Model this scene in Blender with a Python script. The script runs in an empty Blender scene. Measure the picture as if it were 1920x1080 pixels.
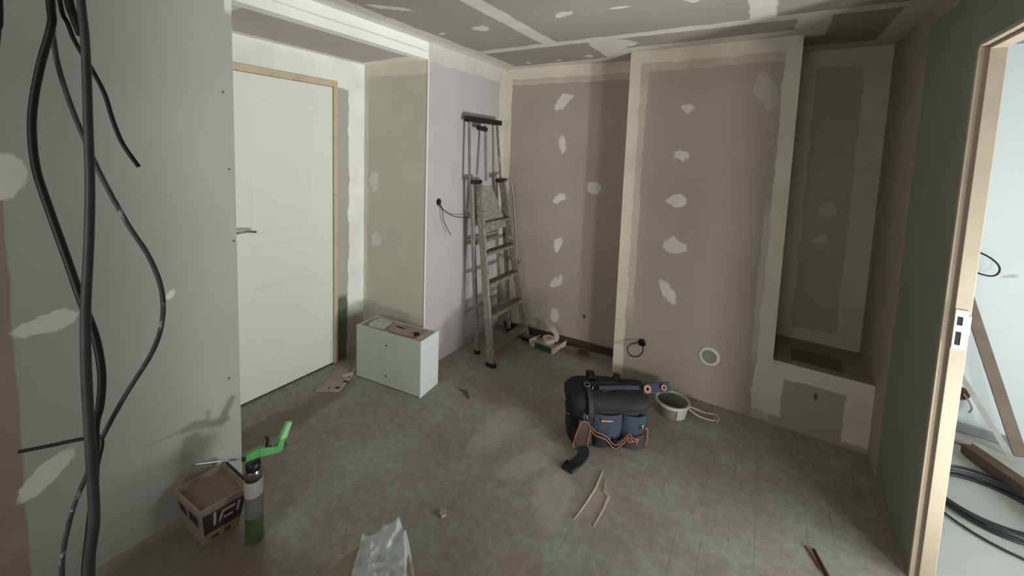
import bpy, bmesh, math, random
from mathutils import Vector, Matrix, noise
random.seed(7)
sc = bpy.context.scene
COL = sc.collection

# ---------------------------------------------------------------- camera
CAM_R = Vector((0.84398101, 0.53515829, 0.03607856))
CAM_U = Vector((-0.0761322, 0.05293953, 0.99569136))
CAM_F = Vector((-0.53094251, 0.84309134, -0.08542273))
cam_d = bpy.data.cameras.new('camera')
cam_d.sensor_width = 36.0
cam_d.lens = 746.67 * 36.0 / 1920.0
cam_d.shift_y = (350.75 - 540.0) / 1920.0
cam_d.clip_start = 0.02
cam_d.clip_end = 60
cam = bpy.data.objects.new('camera', cam_d)
M = Matrix((CAM_R, CAM_U, -CAM_F)).transposed().to_4x4()
M.translation = Vector((0, 0, 1.6337))
cam.matrix_world = M
COL.objects.link(cam)
sc.camera = cam

# ---------------------------------------------------------------- world, lights, exposure
world = bpy.data.worlds.new('world')
sc.world = world
world.use_nodes = True
wbg = world.node_tree.nodes['Background']
wbg.inputs[0].default_value = (0.75, 0.85, 1.0, 1)
wbg.inputs[1].default_value = 0.05

def area(name, loc, target, sx, sy, power, col=(1, 1, 1), spread=180):
    l = bpy.data.lights.new(name, 'AREA')
    l.shape = 'RECTANGLE'; l.size = sx; l.size_y = sy
    l.energy = power; l.color = col; l.spread = math.radians(spread)
    o = bpy.data.objects.new(name, l)
    o.location = loc
    d = Vector(target) - Vector(loc)
    o.rotation_euler = d.to_track_quat('-Z', 'Y').to_euler()
    COL.objects.link(o)
    return o

area('window_daylight_next_room', (2.85, 1.9, 1.2), (0.6, 1.7, 1.2), 1.2, 1.6, 56, (0.92, 1.0, 1.0))
area('window_daylight_next_room_low', (2.85, 1.0, 0.9), (0.6, 1.7, 1.2), 1.0, 1.6, 30, (0.95, 1.0, 1.0))
area('work_light', (1.7, 1.5, 0.25), (-2.0, 1.6, 2.5), 0.16, 0.16, 21, (0.98, 1.0, 1.0), 95)
area('work_light_near_door', (1.6, 1.0, 0.3), (-1.3, 2.2, 1.2), 0.3, 0.3, 21, (1.0, 0.97, 0.92))
area('fill_light_behind', (-0.6, -1.42, 1.55), (-1.0, 2.0, 1.4), 1.3, 1.1, 15, (1.0, 0.98, 0.94))  # soft fill added behind the camera, no known window there
sc.view_settings.view_transform = 'Standard'
sc.view_settings.look = 'None'
sc.view_settings.exposure = 0.0
sc.view_settings.gamma = 1.0
sc.view_settings.use_curve_mapping = False

# ---------------------------------------------------------------- materials
def s2l(c):
    return tuple(((x / 255) / 12.92 if x / 255 <= 0.04045 else ((x / 255 + 0.055) / 1.055) ** 2.4) for x in c) + (1.0,)

def new_mat(name):
    m = bpy.data.materials.new(name)
    m.use_nodes = True
    nt = m.node_tree
    return m, nt, nt.nodes['Principled BSDF']

def mat(name, c, rough=0.7, metal=0.0, var=0.12, scale=14, bump=0.0, c2=None, thr=None, spec=None):
    """plain colour broken by noise; c2 + thr lays splashes of a second colour"""
    m, nt, b = new_mat(name)
    N, L = nt.nodes, nt.links
    tc = N.new('ShaderNodeTexCoord')
    n = N.new('ShaderNodeTexNoise'); n.inputs['Scale'].default_value = scale; n.inputs['Detail'].default_value = 6
    L.new(tc.outputs['Object'], n.inputs['Vector'])
    r = N.new('ShaderNodeValToRGB')
    base = s2l(c)
    r.color_ramp.elements[0].position = 0.3; r.color_ramp.elements[1].position = 0.7
    r.color_ramp.elements[0].color = tuple(x * (1 - var) for x in base[:3]) + (1,)
    r.color_ramp.elements[1].color = tuple(min(1, x * (1 + var)) for x in base[:3]) + (1,)
    L.new(n.outputs['Fac'], r.inputs['Fac'])
    out = r.outputs['Color']
    if c2 is not None:
        n2 = N.new('ShaderNodeTexNoise'); n2.inputs['Scale'].default_value = scale * 1.7; n2.inputs['Detail'].default_value = 8
        n2.inputs['Roughness'].default_value = 0.65
        L.new(tc.outputs['Object'], n2.inputs['Vector'])
        mr = N.new('ShaderNodeMapRange'); mr.inputs['From Min'].default_value = thr; mr.inputs['From Max'].default_value = thr + 0.04
        L.new(n2.outputs['Fac'], mr.inputs['Value'])
        mx = N.new('ShaderNodeMix'); mx.data_type = 'RGBA'
        L.new(mr.outputs['Result'], mx.inputs['Factor']); L.new(out, mx.inputs['A']); mx.inputs['B'].default_value = s2l(c2)
        out = mx.outputs['Result']
    L.new(out, b.inputs['Base Color'])
    b.inputs['Roughness'].default_value = rough
    b.inputs['Metallic'].default_value = metal
    if spec is not None: b.inputs['Specular IOR Level'].default_value = spec
    if bump:
        bp_ = N.new('ShaderNodeBump'); bp_.inputs['Strength'].default_value = bump; bp_.inputs['Distance'].default_value = 0.01
        L.new(n.outputs['Fac'], bp_.inputs['Height']); L.new(bp_.outputs['Normal'], b.inputs['Normal'])
    return m

def mask_nodes(nt, vec, patches, soft, vecb=None):
    """union of ellipses ('e') and rectangles ('r'): (cu, cv, rot, ru, rv, kind)"""
    N, L = nt.nodes, nt.links
    acc = None
    for p in patches:
        cu, cv, rot, ru, rv = p[:5]
        kind = p[5] if len(p) > 5 else 'e'
        mp = N.new('ShaderNodeMapping'); mp.vector_type = 'TEXTURE'
        mp.inputs['Location'].default_value = (cu, cv, 0)
        mp.inputs['Rotation'].default_value = (0, 0, rot)
        mp.inputs['Scale'].default_value = (ru, rv, 1)
        L.new(vecb if (vecb is not None and kind == 'e' and min(ru, rv) > .02) else vec, mp.inputs['Vector'])
        if kind == 'e':
            ln = N.new('ShaderNodeVectorMath'); ln.operation = 'LENGTH'
            L.new(mp.outputs[0], ln.inputs[0]); d = ln.outputs['Value']; w = soft / min(ru, rv)
        else:
            ab = N.new('ShaderNodeVectorMath'); ab.operation = 'ABSOLUTE'
            L.new(mp.outputs[0], ab.inputs[0])
            sp = N.new('ShaderNodeSeparateXYZ'); L.new(ab.outputs[0], sp.inputs[0])
            mm = N.new('ShaderNodeMath'); mm.operation = 'MAXIMUM'
            L.new(sp.outputs[0], mm.inputs[0]); L.new(sp.outputs[1], mm.inputs[1]); d = mm.outputs[0]; w = soft / min(ru, rv)
        mr = N.new('ShaderNodeMapRange')
        mr.inputs['From Min'].default_value = 1 + w; mr.inputs['From Max'].default_value = 1 - w
        L.new(d, mr.inputs['Value'])
        if acc is None: acc = mr.outputs['Result']
        else:
            mm = N.new('ShaderNodeMath'); mm.operation = 'MAXIMUM'
            L.new(acc, mm.inputs[0]); L.new(mr.outputs['Result'], mm.inputs[1]); acc = mm.outputs[0]
    return acc

def board(name, axes, base, groups, wob=0.012, wscale=9.0, var=0.06, rough=0.92, soft=0.004, blob_wob=0.085):
    """plasterboard: base colour, ragged areas of joint compound laid in the plane `axes`"""
    m, nt, b = new_mat(name)
    N, L = nt.nodes, nt.links
    tc = N.new('ShaderNodeTexCoord')
    sx = N.new('ShaderNodeSeparateXYZ'); L.new(tc.outputs['Object'], sx.inputs[0])
    cb = N.new('ShaderNodeCombineXYZ')
    L.new(sx.outputs['XYZ'.index(axes[0])], cb.inputs[0]); L.new(sx.outputs['XYZ'.index(axes[1])], cb.inputs[1])
    nz = N.new('ShaderNodeTexNoise'); nz.inputs['Scale'].default_value = wscale; nz.inputs['Detail'].default_value = 4
    L.new(tc.outputs['Object'], nz.inputs['Vector'])
    sb = N.new('ShaderNodeVectorMath'); sb.operation = 'SUBTRACT'; sb.inputs[1].default_value = (.5, .5, .5)
    L.new(nz.outputs['Color'], sb.inputs[0])
    scl = N.new('ShaderNodeVectorMath'); scl.operation = 'MULTIPLY'; scl.inputs[1].default_value = (wob * 4, wob * 4, 0)
    L.new(sb.outputs[0], scl.inputs[0])
    ad = N.new('ShaderNodeVectorMath'); ad.operation = 'ADD'
    L.new(cb.outputs[0], ad.inputs[0]); L.new(scl.outputs[0], ad.inputs[1])
    vec = ad.outputs[0]
    nzb = N.new('ShaderNodeTexNoise'); nzb.inputs['Scale'].default_value = 16; nzb.inputs['Detail'].default_value = 5; nzb.inputs['Roughness'].default_value = 0.6
    L.new(tc.outputs['Object'], nzb.inputs['Vector'])
    sbb = N.new('ShaderNodeVectorMath'); sbb.operation = 'SUBTRACT'; sbb.inputs[1].default_value = (.5, .5, .5); L.new(nzb.outputs['Color'], sbb.inputs[0])
    scb = N.new('ShaderNodeVectorMath'); scb.operation = 'MULTIPLY'; scb.inputs[1].default_value = (blob_wob, blob_wob, 0); L.new(sbb.outputs[0], scb.inputs[0])
    adb = N.new('ShaderNodeVectorMath'); adb.operation = 'ADD'; L.new(vec, adb.inputs[0]); L.new(scb.outputs[0], adb.inputs[1])
    vecb = adb.outputs[0]
    n2 = N.new('ShaderNodeTexNoise'); n2.inputs['Scale'].default_value = 2.3; n2.inputs['Detail'].default_value = 7
    L.new(tc.outputs['Object'], n2.inputs['Vector'])
    r = N.new('ShaderNodeValToRGB')
    bl = s2l(base)
    r.color_ramp.elements[0].position = 0.3; r.color_ramp.elements[1].position = 0.7
    r.color_ramp.elements[0].color = tuple(x * (1 - var) for x in bl[:3]) + (1,)
    r.color_ramp.elements[1].color = tuple(x * (1 + var) for x in bl[:3]) + (1,)
    L.new(n2.outputs['Fac'], r.inputs['Fac'])
    out = r.outputs['Color']
    for col, patches in groups:
        if not patches: continue
        f = mask_nodes(nt, vec, patches, soft, vecb)
        mx = N.new('ShaderNodeMix'); mx.data_type = 'RGBA'
        L.new(f, mx.inputs['Factor']); L.new(out, mx.inputs['A'])
        n3 = N.new('ShaderNodeTexNoise'); n3.inputs['Scale'].default_value = 5; n3.inputs['Detail'].default_value = 5
        L.new(tc.outputs['Object'], n3.inputs['Vector'])
        r3 = N.new('ShaderNodeValToRGB'); cl = s2l(col)
        r3.color_ramp.elements[0].position = 0.3; r3.color_ramp.elements[1].position = 0.7
        r3.color_ramp.elements[0].color = tuple(x * 0.9 for x in cl[:3]) + (1,)
        r3.color_ramp.elements[1].color = tuple(min(1, x * 1.06) for x in cl[:3]) + (1,)
        L.new(n3.outputs['Fac'], r3.inputs['Fac']); L.new(r3.outputs['Color'], mx.inputs['B'])
        out = mx.outputs['Result']
    L.new(out, b.inputs['Base Color'])
    b.inputs['Roughness'].default_value = rough
    bp_ = N.new('ShaderNodeBump'); bp_.inputs['Strength'].default_value = 0.15; bp_.inputs['Distance'].default_value = 0.004
    L.new(nz.outputs['Fac'], bp_.inputs['Height']); L.new(bp_.outputs['Normal'], b.inputs['Normal'])
    return m

H = 2.377            # ceiling height
XL, XR = -2.03, 0.617
CREAM = (226, 220, 200); WHITE = (212, 212, 208); GREYB = (176, 167, 154); FILL = (226, 220, 212)

def R(u0, v0, u1, v1, rot=0.0):
    return ((u0 + u1) / 2, (v0 + v1) / 2, rot, abs(u1 - u0) / 2, abs(v1 - v0) / 2, 'r')

m_back = board('plasterboard_back', 'XZ', GREYB, [
    ((202, 194, 178), [R(-2.03, 2.235, -0.863, 2.4), R(-0.863, 2.235, 0.06, 2.4), R(-.79, .5, -.735, 2.25), R(0.02, 0.40, 0.08, 1.35),
                       R(0.137, 0.41, 0.245, 2.4), R(0.19, 2.265, 0.617, 2.4), R(0.49, 0.4, 0.62, 2.4), R(0.137, 0.41, 0.617, 0.50)]),
    (CREAM, [R(-2.04, 0.35, -1.963, 2.4), R(-2.03, 2.285, -0.863, 2.4), R(-0.863, 2.29, 0.137, 2.4), R(-0.90, -0.02, -0.785, 2.4),
             R(0.055, 0.06, 0.139, 2.4), R(0.139, 0.315, 0.62, 0.412), R(0.045, 0.06, 0.20, 0.36), R(0.50, 0.03, 0.62, 0.36)]),
    (FILL, [(-0.46, 1.977, 3.072, 0.046, 0.026), (-0.482, 1.659, 3.056, 0.044, 0.039), (-0.495, 1.345, -3.029, 0.072, 0.04),
            (-0.492, 1.029, 3.065, 0.072, 0.05), (-0.509, 0.707, 2.143, 0.091, 0.045),
            (-1.468, 2.082, -2.56, 0.091, 0.045), (-1.459, 1.711, 1.67, 0.072, 0.03), (-1.471, 1.258, -2.624, 0.066, 0.038),
            (-1.169, 1.37, -3.042, 0.06, 0.046), (-1.456, 0.864, -1.818, 0.067, 0.037), (-1.46, 0.527, -2.371, 0.07, 0.03),
            (-1.46, .235, 1.5, .06, .045)]),
    ((198, 190, 180), [(-0.025, 2.066, 2.002, 0.125, 0.05), (0.372, 1.333, -2.47, 0.051, 0.045), (0.363, 1.13, -2.728, 0.04, 0.036)]),
    ((95, 88, 76), [(-1.197, 0.272, 0, .018, .016)]),
    ((60, 55, 50), [(0.361, 0.25, 0, .006, .022)]),
], wob=0.011)
m_left = board('plasterboard_left', 'YZ', (174, 175, 167), [
    ((158, 142, 134), [R(-1.6, -0.1, 0.20, 2.5)]),
    ((226, 228, 220), [(0.20, 1.502, 1.483, 0.075, 0.05), (0.275, 0.997, -2.984, 0.075, 0.033), (0.25, 0.462, -2.43, 0.085, 0.034),
                       (0.609, 1.001, -2.231, 0.022, 0.015), R(0.83, 2.2, 0.87, 2.4)]),
    ((40, 38, 34), [(0.814, 1.853, 0, .0045, .0045), (0.83, 1.518, 0, .0045, .0045), (0.842, 1.187, 0, .0045, .0045), (0.815, 0.54, 0, .0045, .0045)]),
], wob=0.006, soft=0.003, blob_wob=0.05)
m_lav = board('plasterboard_lavender_grey', 'YZ', (186, 179, 179), [
    ((206, 203, 194), [R(2.0, 2.25, 3.1, 2.45), R(2.965, 0.3, 3.1, 2.45)]),
    ((196, 190, 188), [(2.624, 1.957, -2.983, 0.045, 0.04)]),
], wob=0.012)
m_beam = board('joint_compound_beam', 'YZ', (238, 238, 230), [((176, 174, 166), [R(1.20, 2.312, 2.03, 2.3165)])], wob=0.003, soft=0.003)
m_soffit = board('plasterboard_soffit', 'XY', (180, 176, 172), [((228, 225, 214), [R(-2.07, 0.8, -1.9, 2.1), R(-2.8, 0.8, -2.575, 2.1), R(-2.8, 1.945, -1.9, 2.2), R(-2.8, 0.7, -1.9, 0.93)])], wob=0.012)
m_end = board('plasterboard_recess_end', 'XZ', (208, 202, 186), [
    (CREAM, [R(-2.7, -0.1, -2.595, 2.4), R(-2.7, 2.165, -2.0, 2.4)]),
    (FILL, [(-2.525, 1.376, 1.53, 0.071, 0.045), (-2.507, 0.925, 1.29, 0.061, 0.04)])])
m_doorwall = board('plasterboard_door_wall', 'YZ', (180, 173, 166), [
    ((240, 240, 234), [R(0.8, 2.055, 2.1, 2.4), R(1.872, 0.34, 2.1, 2.4)]),
    ((98, 110, 92), [R(1.70, -.1, 1.86, 0.5)])], wob=0.012)
m_right = board('moisture_board_green', 'YZ', (132, 140, 130), [
    ((168, 158, 144), [R(2.70, -0.1, 3.6, 2.5), R(1.5, 2.31, 3.6, 2.5)]),
    ((140, 140, 130), [R(2.135, 0, 2.20, 2.4), (2.45, 1.9, 1.3, .06, .006), (2.5, 1.5, 1.2, .05, .006)])], wob=0.014)
m_ceil = board('plasterboard_ceiling', 'XY', (148, 145, 138), [
    ((204, 200, 190), [R(-1.91, 2.462, 0.62, 2.545, 0.035), (-1.284, 2.0, 0.0, 0.052, 0.48, 'r'), R(-0.118, 1.2, -0.005, 2.52),
                       R(-1.06, 2.6, -0.85, 3.0), (-0.91, 2.62, .6, .16, .10, 'e'),
                       R(-2.1, -1.5, -1.872, 3.2), R(-2.1, 2.975, -0.86, 3.2), R(-0.863, 2.775, 0.2, 2.95), R(0.09, 2.55, 0.235, 2.95),
                       R(0.137, 3.19, 0.62, 3.4), R(0.50, 2.5, 0.62, 3.4)]),
    ((216, 216, 210), [R(-2.1, -1.5, -1.955, 2.9)]),
    ((206, 203, 195), [(-1.739, 1.49, -2.286, 0.11, 0.03), (-0.96, 1.983, 2.692, 0.062, 0.034), (-1.509, 1.98, 2.253, 0.06, 0.04),
            (-0.671, 2.014, -2.942, 0.047, 0.016), (-0.346, 2.069, -2.329, 0.036, 0.024), (-1.8, 1.961, 3.09, 0.038, 0.015),
            (-1.169, 2.876, 1.766, 0.04, 0.03), (-1.452, 2.902, 2.303, 0.03, 0.026), (-1.71, 2.893, 2.135, 0.04, 0.026)]),
], wob=0.010)
m_sill = board('sill_board', 'XY', (112, 100, 90), [((150, 142, 122), [R(0.1, 2.88, 0.235, 3.4), R(0.49, 2.88, 0.65, 3.4), R(0.1, 3.16, 0.65, 3.4), R(.1, 2.85, .65, 2.96)])], wob=0.008)
m_white_wall = board('white_painted_wall', 'XZ', (216, 221, 224), [((182, 186, 188), [(1.30, 1.0, 0.3, .03, .012), (1.15, .62, .3, .02, .01)])], var=0.02)
m_plain = mat('bare_plasterboard', (165, 160, 150), 0.9, var=0.05, scale=3)

def floor_material():
    m, nt, b = new_mat('dusty_board_floor')
    N, L = nt.nodes, nt.links
    tc = N.new('ShaderNodeTexCoord')
    n1 = N.new('ShaderNodeTexNoise'); n1.inputs['Scale'].default_value = 2.6; n1.inputs['Detail'].default_value = 7; n1.inputs['Roughness'].default_value = 0.6
    L.new(tc.outputs['Object'], n1.inputs['Vector'])
    r = N.new('ShaderNodeValToRGB'); cr = r.color_ramp
    cr.elements[0].position = 0.32; cr.elements[0].color = s2l((149, 137, 126))
    cr.elements[1].position = 0.68; cr.elements[1].color = s2l((165, 172, 163))
    e = cr.elements.new(0.5); e.color = s2l((157, 153, 143))
    L.new(n1.outputs['Fac'], r.inputs['Fac'])
    # fine dust
    n2 = N.new('ShaderNodeTexNoise'); n2.inputs['Scale'].default_value = 26; n2.inputs['Detail'].default_value = 8; n2.inputs['Roughness'].default_value = 0.7
    L.new(tc.outputs['Object'], n2.inputs['Vector'])
    mr = N.new('ShaderNodeMapRange'); mr.inputs['From Min'].default_value = 0.3; mr.inputs['From Max'].default_value = 0.75
    mr.inputs['To Min'].default_value = 0.74; mr.inputs['To Max'].default_value = 1.16
    L.new(n2.outputs['Fac'], mr.inputs['Value'])
    mu = N.new('ShaderNodeMix'); mu.data_type = 'RGBA'; mu.blend_type = 'MULTIPLY'; mu.inputs['Factor'].default_value = 1
    L.new(r.outputs['Color'], mu.inputs['A']); L.new(mr.outputs['Result'], mu.inputs['B'])
    # board joints along Y, one every 98 mm, fading out under the dust
    sx = N.new('ShaderNodeSeparateXYZ'); L.new(tc.outputs['Object'], sx.inputs[0])
    a = N.new('ShaderNodeMath'); a.operation = 'MULTIPLY_ADD'; a.inputs[1].default_value = 1 / 0.098; a.inputs[2].default_value = 50.12
    L.new(sx.outputs[0], a.inputs[0])
    fr = N.new('ShaderNodeMath'); fr.operation = 'FRACT'; L.new(a.outputs[0], fr.inputs[0])
    ln = N.new('ShaderNodeMapRange'); ln.inputs['From Min'].default_value = 0.0; ln.inputs['From Max'].default_value = 0.05
    ln.inputs['To Min'].default_value = 1; ln.inputs['To Max'].default_value = 0
    L.new(fr.outputs[0], ln.inputs['Value'])
    ex = N.new('ShaderNodeMapRange'); ex.inputs['From Min'].default_value = -1.5; ex.inputs['From Max'].default_value = -0.45
    ex.inputs['To Min'].default_value = 0.06; ex.inputs['To Max'].default_value = 0.75
    L.new(sx.outputs[0], ex.inputs['Value'])
    n3 = N.new('ShaderNodeTexNoise'); n3.inputs['Scale'].default_value = 4; L.new(tc.outputs['Object'], n3.inputs['Vector'])
    mr3 = N.new('ShaderNodeMapRange'); mr3.inputs['From Min'].default_value = 0.38; mr3.inputs['From Max'].default_value = 0.6
    L.new(n3.outputs['Fac'], mr3.inputs['Value'])
    k = N.new('ShaderNodeMath'); k.operation = 'MULTIPLY'; L.new(ln.outputs[0], k.inputs[0]); L.new(ex.outputs[0], k.inputs[1])
    k2 = N.new('ShaderNodeMath'); k2.operation = 'MULTIPLY'; L.new(k.outputs[0], k2.inputs[0]); L.new(mr3.outputs[0], k2.inputs[1])
    mj = N.new('ShaderNodeMix'); mj.data_type = 'RGBA'
    L.new(k2.outputs[0], mj.inputs['Factor']); L.new(mu.outputs['Result'], mj.inputs['A']); mj.inputs['B'].default_value = s2l((112, 108, 100))
    # stains and darker patches with a shape of their own
    sb = N.new('ShaderNodeVectorMath'); sb.operation = 'SUBTRACT'; sb.inputs[1].default_value = (.5, .5, .5)
    L.new(n1.outputs['Color'], sb.inputs[0])
    sl = N.new('ShaderNodeVectorMath'); sl.operation = 'MULTIPLY'; sl.inputs[1].default_value = (.35, .35, 0)
    L.new(sb.outputs[0], sl.inputs[0])
    ad = N.new('ShaderNodeVectorMath'); ad.operation = 'ADD'; L.new(tc.outputs['Object'], ad.inputs[0]); L.new(sl.outputs[0], ad.inputs[1])
    out = mj.outputs['Result']
    for col, fac, ps in (
        ((190, 182, 168), 0.42, [(-1.21, 1.899, -1.793, 0.24, 0.09), (-0.948, 1.75, -2.038, 0.16, 0.08), (-0.72, 1.62, 1.9, .16, .08)]),
        ((150, 124, 112), 0.45, [(-0.68, 1.31, -2.693, 0.09, 0.06), (-0.66, 1.47, .4, .05, .04), (-1.1, 2.2, .4, .1, .06)]),
        ((186, 168, 142), 0.42, [(-0.56, 1.76, 1.62, 0.15, 0.045)]),
        ((110, 94, 82), 0.55, [(-1.75, .55, .5, .28, .2), (-2.3, 1.2, 1.57, .5, .1), (-1.5, 3.0, 0, .5, .09)])):  # darker brown round the tub, in the recess and by the back wall
        f = mask_nodes(nt, ad.outputs[0], ps, 0.02)
        fm = N.new('ShaderNodeMath'); fm.operation = 'MULTIPLY'; fm.inputs[1].default_value = fac; L.new(f, fm.inputs[0])
        mx = N.new('ShaderNodeMix'); mx.data_type = 'RGBA'
        L.new(fm.outputs[0], mx.inputs['Factor']); L.new(out, mx.inputs['A']); mx.inputs['B'].default_value = s2l(col)
        out = mx.outputs['Result']
    L.new(out, b.inputs['Base Color'])
    b.inputs['Roughness'].default_value = 0.8
    b.inputs['Specular IOR Level'].default_value = 0.3
    bp_ = N.new('ShaderNodeBump'); bp_.inputs['Strength'].default_value = 0.3; bp_.inputs['Distance'].default_value = 0.003
    L.new(n2.outputs['Fac'], bp_.inputs['Height']); L.new(bp_.outputs['Normal'], b.inputs['Normal'])
    return m
m_floor = floor_material()
m_floor2 = mat('pale_dusty_floor', (182, 184, 180), 0.75, var=0.07, scale=3)

m_doorpaint = mat('white_primed_door', (232, 233, 222), 0.55, var=0.015, scale=2)
m_pine = mat('raw_pine', (206, 184, 154), 0.7, var=0.09, scale=9)
m_pine2 = mat('raw_pine_jamb', (178, 165, 145), 0.7, var=0.07, scale=7, c2=(140, 118, 94), thr=0.70)
m_black = mat('black_plastic', (26, 25, 26), 0.45, var=0.1)
m_conduit = mat('dark_grey_conduit', (70, 73, 75), 0.5, var=0.25, scale=20)
m_cable_dark = mat('black_cable', (30, 29, 29), 0.5, var=0.2, scale=20)
m_cable_paint = mat('cable_with_plaster_spots', (80, 83, 82), 0.55, var=0.2, scale=22, c2=(165, 165, 158), thr=0.60)
m_alu = mat('paint_spattered_aluminium', (146, 143, 136), 0.55, 0.3, var=0.14, scale=22, c2=(184, 181, 172), thr=0.57)
m_alu2 = mat('dull_aluminium', (132, 128, 120), 0.6, 0.3, var=0.12, scale=14, c2=(176, 172, 162), thr=0.58)
m_chrome = mat('brushed_steel', (170, 170, 168), 0.25, 0.95, var=0.05)
m_steel = mat('white_zinc_plate', (205, 208, 206), 0.45, 0.3, var=0.05)
m_bead = mat('white_corner_bead', (242, 240, 230), 0.4, var=0.02)
m_pboard = mat('green_tint_plasterboard', (196, 204, 192), 0.85, var=0.05, scale=6)
m_pboard_lit = mat('lit_plasterboard', (206, 214, 208), 0.8, var=0.03, scale=6)  # lit copy of the box board: doorway light put into the colour
m_brownpaper = mat('plasterboard_paper_back', (172, 154, 142), 0.9, var=0.12, scale=12)
m_darkhole = mat('dark_hole', (42, 36, 32), 0.95)
m_gypsum = mat('broken_gypsum', (190, 186, 176), 0.95, var=0.12, scale=40, bump=0.5)

# ---------------------------------------------------------------- mesh helpers
def obj(name, bm, m, parent=None, smooth=False, bevel=0.0, fix=True):
    if fix: bmesh.ops.recalc_face_normals(bm, faces=bm.faces)
    me = bpy.data.meshes.new(name)
    bm.to_mesh(me); bm.free()
    for mm in (m if isinstance(m, (list, tuple)) else [m]): me.materials.append(mm)
    if smooth:
        for p in me.polygons: p.use_smooth = True
        try: me.set_sharp_from_angle(angle=math.radians(45))
        except Exception: pass
    o = bpy.data.objects.new(name, me); COL.objects.link(o)
    if parent is not None: o.parent = parent
    if bevel:
        b = o.modifiers.new('bevel', 'BEVEL'); b.width = bevel; b.segments = 2; b.limit_method = 'ANGLE'
    return o

def BM(): return bmesh.new()

def prism(bm, pts, z0, z1):
    a = [bm.verts.new((x, y, z0)) for x, y in pts]; b = [bm.verts.new((x, y, z1)) for x, y in pts]
    n = len(pts)
    bm.faces.new(a[::-1]); bm.faces.new(b)
    for i in range(n): bm.faces.new((a[i], a[(i + 1) % n], b[(i + 1) % n], b[i]))

def box(bm, x0, y0, z0, x1, y1, z1):
    prism(bm, [(x0, y0), (x1, y0), (x1, y1), (x0, y1)], z0, z1)

def hexa(bm, low, high):
    """box-like solid from two matching rings of 3-D points"""
    a = [bm.verts.new(p) for p in low]; b = [bm.verts.new(p) for p in high]
    n = len(low)
    bm.faces.new(a[::-1]); bm.faces.new(b)
    for i in range(n): bm.faces.new((a[i], a[(i + 1) % n], b[(i + 1) % n], b[i]))

def bar(bm, p, q, w, d, up=(0, 0, 1)):
    """rectangular bar from p to q, width w across, depth d along `up`-ish"""
    p = Vector(p); q = Vector(q); t = (q - p).normalized()
    s = t.cross(Vector(up))
    if s.length < 1e-4: s = t.cross(Vector((0, 1, 0)))
    s.normalize(); u = s.cross(t)
    ring = lambda c: [c + s * w / 2 + u * d / 2, c - s * w / 2 + u * d / 2, c - s * w / 2 - u * d / 2, c + s * w / 2 - u * d / 2]
    hexa(bm, ring(p), ring(q))

def smooth_path(pts, n=6):
    pts = [Vector(p) for p in pts]
    if len(pts) < 3: return pts
    P = [2 * pts[0] - pts[1]] + pts + [2 * pts[-1] - pts[-2]]
    out = []
    for i in range(1, len(P) - 2):
        a, b, c, d = P[i - 1:i + 3]
        for k in range(n):
            t = k / n
            out.append(0.5 * ((2 * b) + (c - a) * t + (2 * a - 5 * b + 4 * c - d) * t * t + (3 * b - a - 3 * c + d) * t ** 3))
    out.append(P[-2])
    return out

def tube(bm, pts, r, seg=10, n=6, smooth=True, closed=False, r2=None):
    pts = smooth_path(pts, n) if smooth and not closed else [Vector(p) for p in pts]
    N = len(pts)
    up = Vector((0.31, 0.17, 0.93)).normalized(); prev = None
    rings = []
    for i, p in enumerate(pts):
        if closed: t = pts[(i + 1) % N] - pts[i - 1]
        else: t = pts[min(i + 1, N - 1)] - pts[max(i - 1, 0)]
        t.normalize()
        if prev is None:
            s = t.cross(up)
            if s.length < .05: s = t.cross(Vector((1, 0, 0)))
        else: s = prev - t * prev.dot(t)
        s.normalize(); prev = s; u = t.cross(s)
        rr = r if r2 is None else r + (r2 - r) * i / (N - 1)
        rings.append([bm.verts.new(p + (s * math.cos(2 * math.pi * k / seg) + u * math.sin(2 * math.pi * k / seg)) * rr) for k in range(seg)])
    for i in range(N if closed else N - 1):
        a, b = rings[i], rings[(i + 1) % N]
        for k in range(seg): bm.faces.new((a[k], a[(k + 1) % seg], b[(k + 1) % seg], b[k]))
    if not closed: bm.faces.new(rings[0][::-1]); bm.faces.new(rings[-1])

def lathe(bm, prof, c=(0, 0, 0), seg=32, axis=None):
    """prof: (radius, height) pairs; first/last closed when radius is 0"""
    c = Vector(c); q = Vector((0, 0, 1)).rotation_difference(Vector(axis)) if axis else None
    rings = []
    for r, h in prof:
        if r < 1e-6:
            v = Vector((0, 0, h)); rings.append([bm.verts.new(c + (q @ v if q else v))])
        else:
            ring = []
            for k in range(seg):
                v = Vector((r * math.cos(2 * math.pi * k / seg), r * math.sin(2 * math.pi * k / seg), h))
                ring.append(bm.verts.new(c + (q @ v if q else v)))
            rings.append(ring)
    for a, b in zip(rings, rings[1:]):
        for k in range(seg):
            k2 = (k + 1) % seg
            if len(a) == 1 and len(b) == 1: continue
            if len(a) == 1: bm.faces.new((a[0], b[k], b[k2]))
            elif len(b) == 1: bm.faces.new((a[k], a[k2], b[0]))
            else: bm.faces.new((a[k], a[k2], b[k2], b[k]))
    if prof[0] == prof[-1]:
        bmesh.ops.remove_doubles(bm, verts=rings[0] + rings[-1], dist=1e-6)
    else:
        if len(rings[0]) > 1: bm.faces.new(rings[0][::-1])
        if len(rings[-1]) > 1: bm.faces.new(rings[-1])

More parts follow.
